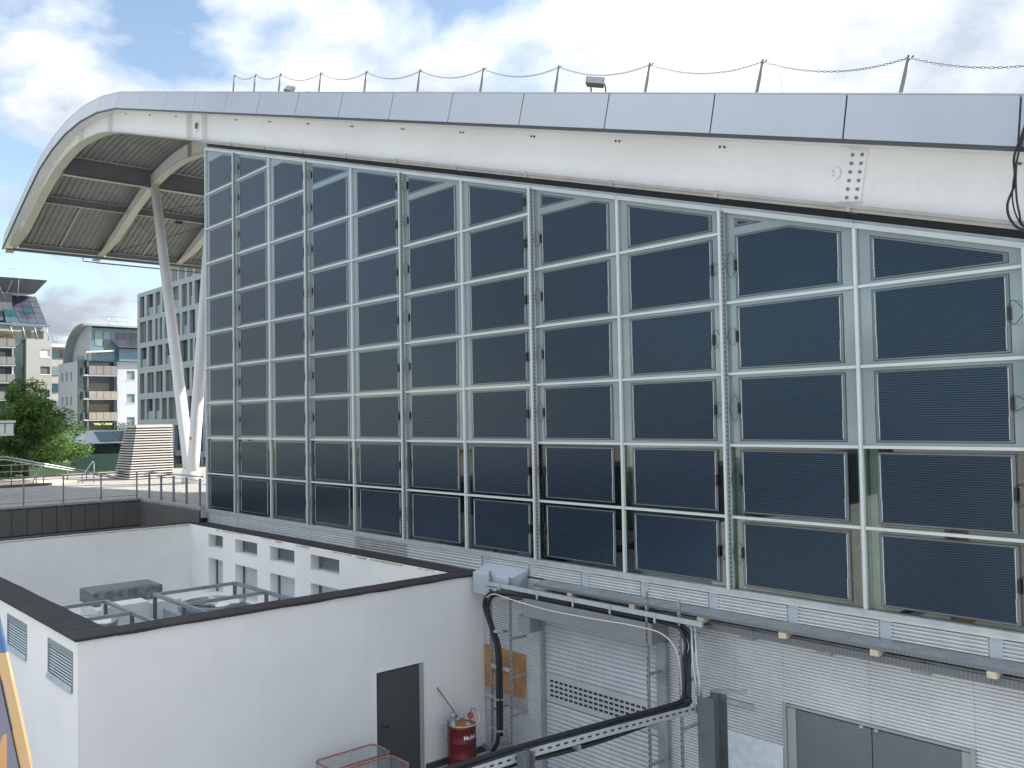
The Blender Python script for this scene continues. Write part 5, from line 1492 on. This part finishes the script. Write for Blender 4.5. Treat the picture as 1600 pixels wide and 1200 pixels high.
# white apartment house with the curved roof
Wb = tag(empty('apartment_house', (-124, 38, GZ)), 'white apartment house with a curved grey roof and stacked beige balconies', 'building')
XW, YW = -120.3, 31.1
g = MB()
small = [(-129.75, -128.85, 9.8, 11.2), (-127.35, -126.45, 9.8, 11.2), (-124.95, -124.05, 9.8, 11.2), (-129.75, -128.85, 5.9, 7.3), (-127.35, -126.45, 5.9, 7.3), (-124.95, -124.05, 5.9, 7.3), (-129.75, -128.85, 2.2, 3.6), (-127.35, -126.45, 2.2, 3.6), (-124.95, -124.05, 2.2, 3.6)]
g.holed(-131.5, XW - 1.0, GZ, 12.75, small, 0.3, lambda u, d, z: (u, YW + d, z))
g.poly([(-131.5, YW, GZ), (-131.5, YW + 22, GZ), (-131.5, YW + 22, 12.75), (-131.5, YW, 12.75)])
g.poly([(-131.5, YW, 12.75), (XW, YW, 12.75), (XW, YW + 22, 12.75), (-131.5, YW + 22, 12.75)])
right_w = [(38.2, 39.45, 9.9, 11.3), (38.2, 39.45, 6.2, 7.6), (38.2, 39.45, 2.5, 3.9), (43.2, 44.45, 9.9, 11.3), (43.2, 44.45, 6.2, 7.6), (43.2, 44.45, 2.5, 3.9), (38.2, 39.45, -1.2, 0.2)]
g.holed(36.75, 53, GZ, 12.75, right_w, 0.25, lambda u, d, z: (XW - d, u, z))
g.build('wall', apt_white, Wb)
for (a, b, c, d) in small:
    g = MB(); g.box(a, b, YW + 0.28, YW + 0.31, c, d); g.build('window', off_panel, Wb)
for (a, b, c, d) in right_w:
    g = MB(); g.box(XW - 0.27, XW - 0.24, a, b, c, d); w = g.build('window', glass_pale, Wb)
    g = MB(); g.box(XW - 0.02, XW + 0.06, a - 0.12, b + 0.12, c - 0.14, c - 0.02); g.build('window_sill', apt_white, w)
g = MB(); g.box(XW - 1.0, XW - 0.75, YW, 32.0, GZ, 13.6); g.build('glazed_corner', glass_teal, Wb)
for z in (12.7, 9.0, 5.3, 1.6):
    g = MB(); g.box(XW - 0.98, XW - 0.7, YW - 0.04, 32.05, z - 0.15, z); g.build('corner_band', blue_steel, Wb)
g = MB(); g.box(XW - 1.8, XW - 1.6, 32.0, 36.75, GZ, 13.0); g.build('loggia_wall', apt_dark, Wb)
for k, z in enumerate((11.45, 7.75, 4.45, 1.05)):
    g = MB(); g.box(XW - 1.6, XW + 0.35, 31.7, 36.75, z - 1.05, z - 0.85); sl_ = g.build('balcony', apt_white, Wb)
    for q in range(4):
        y0 = 32.35 + q * 1.09
        g = MB(); g.box(XW + 0.36, XW + 0.42, y0 + 0.03, y0 + 1.06, z - 0.85, z + (0.55 if k == 0 else 0.25)); g.build('balcony_panel', balc_g if k == 0 else balc, sl_)
    g = MB(); g.box(XW - 0.9, XW + 0.34, 31.72, 31.78, z - 0.85, z + 0.25); g.build('balcony_panel', balc_g, sl_)
    for q in (32.25, 36.65):
        g = MB(); g.tube([(XW + 0.2, q, z - 0.8), (XW + 0.2, q, z + 2.5)], 0.07, 6); g.build('balcony_post', blue_steel, sl_)
    g = MB(); g.box(XW - 1.58, XW - 1.52, 32.5, 36.0, z - 0.6, z + 1.6); w = g.build('window', glass_dark, sl_)
g = MB(); g.hexa([(XW + 0.1, 33.0, 4.45 - 1.5), (XW + 1.2, 33.0, 4.45 - 1.75), (XW + 1.2, 35.6, 4.45 - 1.75), (XW + 0.1, 35.6, 4.45 - 1.5), (XW + 0.1, 33.0, 4.45 - 1.42), (XW + 1.2, 33.0, 4.45 - 1.52), (XW + 1.2, 35.6, 4.45 - 1.52), (XW + 0.1, 35.6, 4.45 - 1.42)])
g.build('awning', hose_y, Wb)
# curved roof: quarter arch over a white gable, zinc skin
g = MB(); arc = []
for k in range(13):
    a_ = R(90 * k / 12); arc.append((-130.0 + 9.2 * (1 - math.cos(a_)), 12.4 + 5.9 * math.sin(a_)))
poly = arc + [(-119.3, 18.2)]
g2 = MB()
for (xa, za_), (xb, zb_) in zip(poly, poly[1:]):
    g2.hexa([(xa, YW + 0.3, za_), (xb, YW + 0.3, zb_), (xb, YW + 20, zb_), (xa, YW + 20, za_), (xa - 0.15, YW + 0.3, za_ + 0.28), (xb, YW + 0.3, zb_ + 0.28), (xb, YW + 20, zb_ + 0.28), (xa - 0.15, YW + 20, za_ + 0.28)])
rf = g2.build('curved_roof', apt_roof, Wb)
g2 = MB()
g2.prism_y([(p[0] + 0.0, p[1]) for p in arc] + [(-120.6, 18.2), (-120.6, 12.8)], YW + 1.7, YW + 1.9); g2.build('gable', apt_white, Wb)
g2 = MB(); g2.box(-120.8, -120.5, YW + 1.9, 53, 12.8, 18.0); g2.build('upper_glazing', blue_steel, Wb)
for (a, b, c, d, m_) in ((33.4, 34.5, 15.2, 17.6, glass_pale), (34.7, 35.6, 16.3, 17.5, glass_pale), (34.7, 35.7, 15.0, 16.1, glass_dark), (36.6, 38.4, 16.1, 17.4, glass_dark), (38.7, 40.5, 16.1, 17.4, glass_dark), (41, 44, 16.1, 17.4, glass_dark)):
    g2 = MB(); g2.box(-120.49, -120.42, a, b, c, d); g2.build('window', m_, Wb)
g2 = MB(); g2.hexa([(-120.4, 35.8, 16.0), (-118.6, 36.4, 14.9), (-118.6, 53, 14.9), (-120.4, 53, 16.0), (-120.4, 35.8, 16.2), (-118.6, 36.4, 15.05), (-118.6, 53, 15.05), (-120.4, 53, 16.2)]); g2.build('solar_awning', pv_roof, Wb)
g2 = MB(); g2.box(-120.4, -119.6, 36.8, 53, 12.8, 14.8); g2.build('upper_storey', blue_steel, Wb)
g2 = MB()
for y_ in (35.5, 37.0, 38.5, 40.0, 41.5):
    g2.tube([(-120.5, y_, 18.4), (-120.5, y_, 19.9)], 0.05, 5)
g2.tube([(-120.5, 35.3, 19.9), (-120.5, 43, 19.9)], 0.05, 5); g2.tube([(-120.5, 35.3, 19.2), (-120.5, 43, 19.2)], 0.04, 5)
g2.build('roof_railing', galv_lite, Wb)
g2 = MB(); g2.hexa([(-120.4, 32.0, 13.9), (-119.2, 31.8, 14.0), (-119.2, 35.9, 14.3), (-120.4, 35.9, 14.3), (-120.4, 32.0, 14.05), (-119.2, 31.8, 14.15), (-119.2, 35.9, 14.5), (-120.4, 35.9, 14.5)]); g2.build('awning', kiosk_w, Wb)

# left apartment building with flared roof
Lb = tag(empty('apartment_block', (-142, 26, GZ)), 'apartment block at the far left with a wide flat roof overhang and roof solar panels', 'building')
XA = -136.8
g = MB()
wins = [(29.72, 31.2, 14.35, 15.6), (29.72, 31.2, 11.4, 12.7), (29.72, 31.2, 7.5, 8.8)]
g.holed(27.6, 31.5, GZ, 17.3, wins, 0.2, lambda u, d, z: (XA - d, u, z))
g.poly([(XA, 31.5, GZ), (XA - 14, 31.5, GZ), (XA - 14, 31.5, 17.3), (XA, 31.5, 17.3)])
g.poly([(XA, 27.6, 17.3), (XA, 31.5, 17.3), (XA - 14, 31.5, 17.3), (XA - 14, 27.6, 17.3)])
g.poly([(XA, 27.6, GZ), (XA - 3, 27.6, GZ), (XA - 3, 27.6, 17.3), (XA, 27.6, 17.3)])
g.build('wall', apt_beige, Lb)
for k, (a, b, c, d) in enumerate(wins):
    g = MB(); g.box(XA - 0.22, XA - 0.19, a, b, c, d); w = g.build('window', kiosk_w if k == 0 else off_panel, Lb)
    g = MB(); g.box(XA - 0.02, XA + 0.05, a - 0.1, b + 0.1, c - 0.15, c - 0.02); g.build('window_sill', kiosk_w, w)
g = MB(); g.box(XA - 1.2, XA - 1.0, 26.0, 27.6, GZ, 17.2); g.build('glazed_bay', glass_teal, Lb)
for z in (16.2, 13.2, 10.2, 7.0):
    g = MB(); g.box(XA - 0.99, XA - 0.9, 26.0, 27.6, z, z + 0.25); g.build('bay_band', blue_steel, Lb)
g = MB(); g.box(XA - 2.6, XA - 2.4, 8.0, 26.0, GZ, 25.0); g.build('loggia_wall', apt_dark, Lb)
for z in (16.6, 13.6, 10.75, 7.9):
    g = MB(); g.box(XA - 2.4, XA + 0.2, 8.0, 25.9, z - 0.95, z - 0.7); s_ = g.build('balcony', apt_white, Lb)
    yy = 8.0
    while yy < 25.2:
        g = MB(); g.box(XA + 0.21, XA + 0.28, yy + 0.04, yy + 1.22, z - 0.7, z + 0.55); g.build('balcony_panel', balc_g, s_); yy += 1.28
    for y_ in (24.2, 22.0, 19.5):
        g = MB(); g.box(XA - 2.39, XA - 2.3, y_ - 0.9, y_ + 0.8, z - 0.6, z + 1.5); g.build('window', glass_dark, s_)
g = MB()
lv = random.Random(77)
for k in range(9):
    leaves(g, (XA + 0.1, 21.2 + k * 0.55, 17.75 + lv.uniform(-.1, .15)), (0.4, 0.5, 0.45), 120, 0.10, lv)
stuff(g.build('balcony_plants', leaf_b, Lb))
# sloping solar storey
sx = lambda z: XA - 0.4 - (z - 19.5) * 0.75
g = MB(); g.hexa([(sx(19.8) - 0.2, 26.2, 19.8), (sx(19.8), 26.2, 19.8), (sx(19.8), 31.0, 19.8), (sx(19.8) - 0.2, 31.0, 19.8), (sx(25.0) - 0.2, 25.2, 25.0), (sx(25.0), 25.2, 25.0), (sx(25.0), 30.2, 25.0), (sx(25.0) - 0.2, 30.2, 25.0)])
g.build('roof_slope', apt_dark, Lb)
for r_ in range(5):
    za_, zb_ = 19.95 + r_ * 1.0, 19.95 + r_ * 1.0 + 0.94
    for q in range(3):
        if r_ == 2 and q == 1: m_ = glass_teal
        else: m_ = pv_roof
        y0 = 26.7 + q * 1.42 - r_ * 0.16
        g = MB(); g.hexa([(sx(za_) + 0.02, y0, za_), (sx(za_) + 0.1, y0, za_), (sx(za_) + 0.1, y0 + 1.34, za_), (sx(za_) + 0.02, y0 + 1.34, za_), (sx(zb_) + 0.02, y0 - 0.15, zb_), (sx(zb_) + 0.1, y0 - 0.15, zb_), (sx(zb_) + 0.1, y0 + 1.19, zb_), (sx(zb_) + 0.02, y0 + 1.19, zb_)])
        g.build('roof_panel', m_, Lb)
for (y0, y1, za_, zb_, m_) in ((24.7, 26.4, 19.9, 22.6, glass_teal), (24.1, 25.9, 22.9, 25.0, glass_teal), (20.5, 24.4, 20.2, 22.0, glass_dark), (20.5, 23.8, 22.9, 25.0, glass_teal)):
    g = MB(); g.hexa([(sx(za_) - 0.1, y0, za_), (sx(za_) + 0.08, y0, za_), (sx(za_) + 0.08, y1, za_), (sx(za_) - 0.1, y1, za_), (sx(zb_) - 0.1, y0, zb_), (sx(zb_) + 0.08, y0, zb_), (sx(zb_) + 0.08, y1, zb_), (sx(zb_) - 0.1, y1, zb_)]); g.build('roof_window', m_, Lb)
g = MB(); g.box(XA - 0.5, XA + 0.1, 20, 31.3, 19.45, 19.75); g.build('eave_beam', blue_steel, Lb)
g = MB(); g.box(XA - 3, XA - 1.2, 20, 31.2, 17.3, 19.45); g.build('set_back_wall', apt_beige, Lb)
for y_ in (25.2, 27.0, 28.8, 30.6):
    g = MB(); g.tube([(XA - 0.1, y_, 19.5), (XA + 0.05, y_ + 0.5, 17.3)], 0.08, 6); g.build('strut', galv_lite, Lb)
for y_ in (27.3, 29.2):
    g = MB(); g.box(XA - 1.19, XA - 1.1, y_, y_ + 1.3, 17.5, 18.8); g.build('window', glass_dark, Lb)
g = MB()
g.hexa([(XA - 9, 8, 25.6), (XA - 3.0, 8, 25.3), (XA - 3.0, 29.6, 25.3), (XA - 9, 29.6, 25.6), (XA - 9, 8, 27.6), (XA - 0.2, 8, 27.25), (XA - 0.2, 30.9, 27.35), (XA - 9, 30.9, 27.6)])
g.build('roof', apt_dark, Lb)
g = MB()
for a, b in (((XA - 1, 24.6, 24.0), (XA - 0.3, 22.6, 28.0)), ((XA - 1, 24.6, 24.0), (XA - 0.3, 26.4, 29.4)), ((XA - 0.6, 26.4, 24.2), (XA - 0.3, 26.6, 28.6)), ((XA - 0.3, 16, 29.0), (XA - 0.3, 26.2, 28.9))):
    g.tube([a, b], 0.06, 5)
g.build('roof_mast', galv, Lb)
# far block between the two
Mb_ = tag(empty('far_block', (-156, 38, GZ)), 'small slice of a blue glazed block between the two apartment houses', 'building')
g = MB(); g.box(-170, -154.3, 35.5, 46, GZ, 17.4); g.build('wall', apt_beige, Mb_)
g = MB(); g.box(-171, -153.4, 34.6, 47, 17.42, 18.0); g.build('roof', kiosk_w, Mb_)
for k in range(5):
    g = MB(); g.box(-154.29, -154.1, 35.6, 37.4, 15.4 - k * 3.2, 17.0 - k * 3.2); g.build('window', glass_teal if k % 2 == 0 else glass_pale, Mb_)
    g = MB(); g.box(-154.29, -154.1, 37.6, 39.4, 15.4 - k * 3.2, 17.0 - k * 3.2); g.build('window', glass_dark, Mb_)
g = MB()
for k in range(8):
    g.tube([(-153.6, 34.8 + k * 0.8, 18.0), (-153.6, 34.8 + k * 0.8, 19.2)], 0.04, 5)
g.tube([(-153.6, 34.6, 19.2), (-153.6, 41, 19.2)], 0.05, 5); g.build('roof_railing', galv_lite, Mb_)
# low glazed pavilion and green hoarding
Pv = tag(empty('low_pavilion', (-66, 18, GZ)), 'low pavilion with a sloping white roof and blue skylights below the balconies', 'building')
g = MB(); g.box(-70, -65.0, 15.6, 24, GZ, 0.9); g.build('wall', glass_dark, Pv)
g = MB(); g.hexa([(-70, 15.0, 1.0), (-63.8, 15.0, 0.95), (-63.8, 24, 0.95), (-70, 24, 1.0), (-70, 15.6, 2.2), (-66.4, 15.9, 2.2), (-66.4, 24, 2.2), (-70, 24, 2.2)]); g.build('roof', apt_white, Pv)
for k in range(3):
    y0 = 16.6 + k * 1.7
    g = MB(); g.hexa([(-64.2, y0, 1.16), (-64.1, y0, 1.18), (-64.1, y0 + 1.6, 1.18), (-64.2, y0 + 1.6, 1.16), (-66.0, y0, 2.06), (-65.9, y0, 2.10), (-65.9, y0 + 1.6, 2.10), (-66.0, y0 + 1.6, 2.06)]); g.build('skylight', glass_teal, Pv)
g = MB(); lv = random.Random(5)
for k in range(6):
    leaves(g, (-67.2, 17.6 + k * 0.55, 2.5), (0.6, 0.6, 0.55), 130, 0.09, lv, lambda r_: 1 if r_.random() < 0.4 else 0)
stuff(g.build('roof_shrubs', [leaf_a, leaf_b], Pv))
t = tag(empty('green_hoarding', (-44, 10, -0.9)), 'dark green hoarding fence at the end of the lawn', 'fence')
yy = 8.6
while yy < 16:
    g = MB(); g.box(-44.06, -44.0, yy + 0.01, yy + 1.49, -0.95, 0.55); g.build('panel', fence_gr, t); yy += 1.5
# tufts of grass on the lawn
g = MB(); gr = random.Random(8)
for _ in range(5000):
    x_, y_ = gr.uniform(-40, -27.1), gr.uniform(-6, 12)
    z_ = -0.06 - (-27 - x_) / 19 * 0.94
    h_ = gr.uniform(0.05, 0.18); a_ = gr.uniform(0, 6.28); dx, dy = 0.02 * math.cos(a_), 0.02 * math.sin(a_)
    g.poly([(x_ - dx, y_ - dy, z_), (x_ + dx, y_ + dy, z_), (x_ + gr.uniform(-.05, .05), y_ + gr.uniform(-.05, .05), z_ + h_)])
stuff(g.build('grass_tufts', leaf_b)); bpy.data.objects['grass_tufts']['label'] = 'short grass on the lawn behind the plaza'
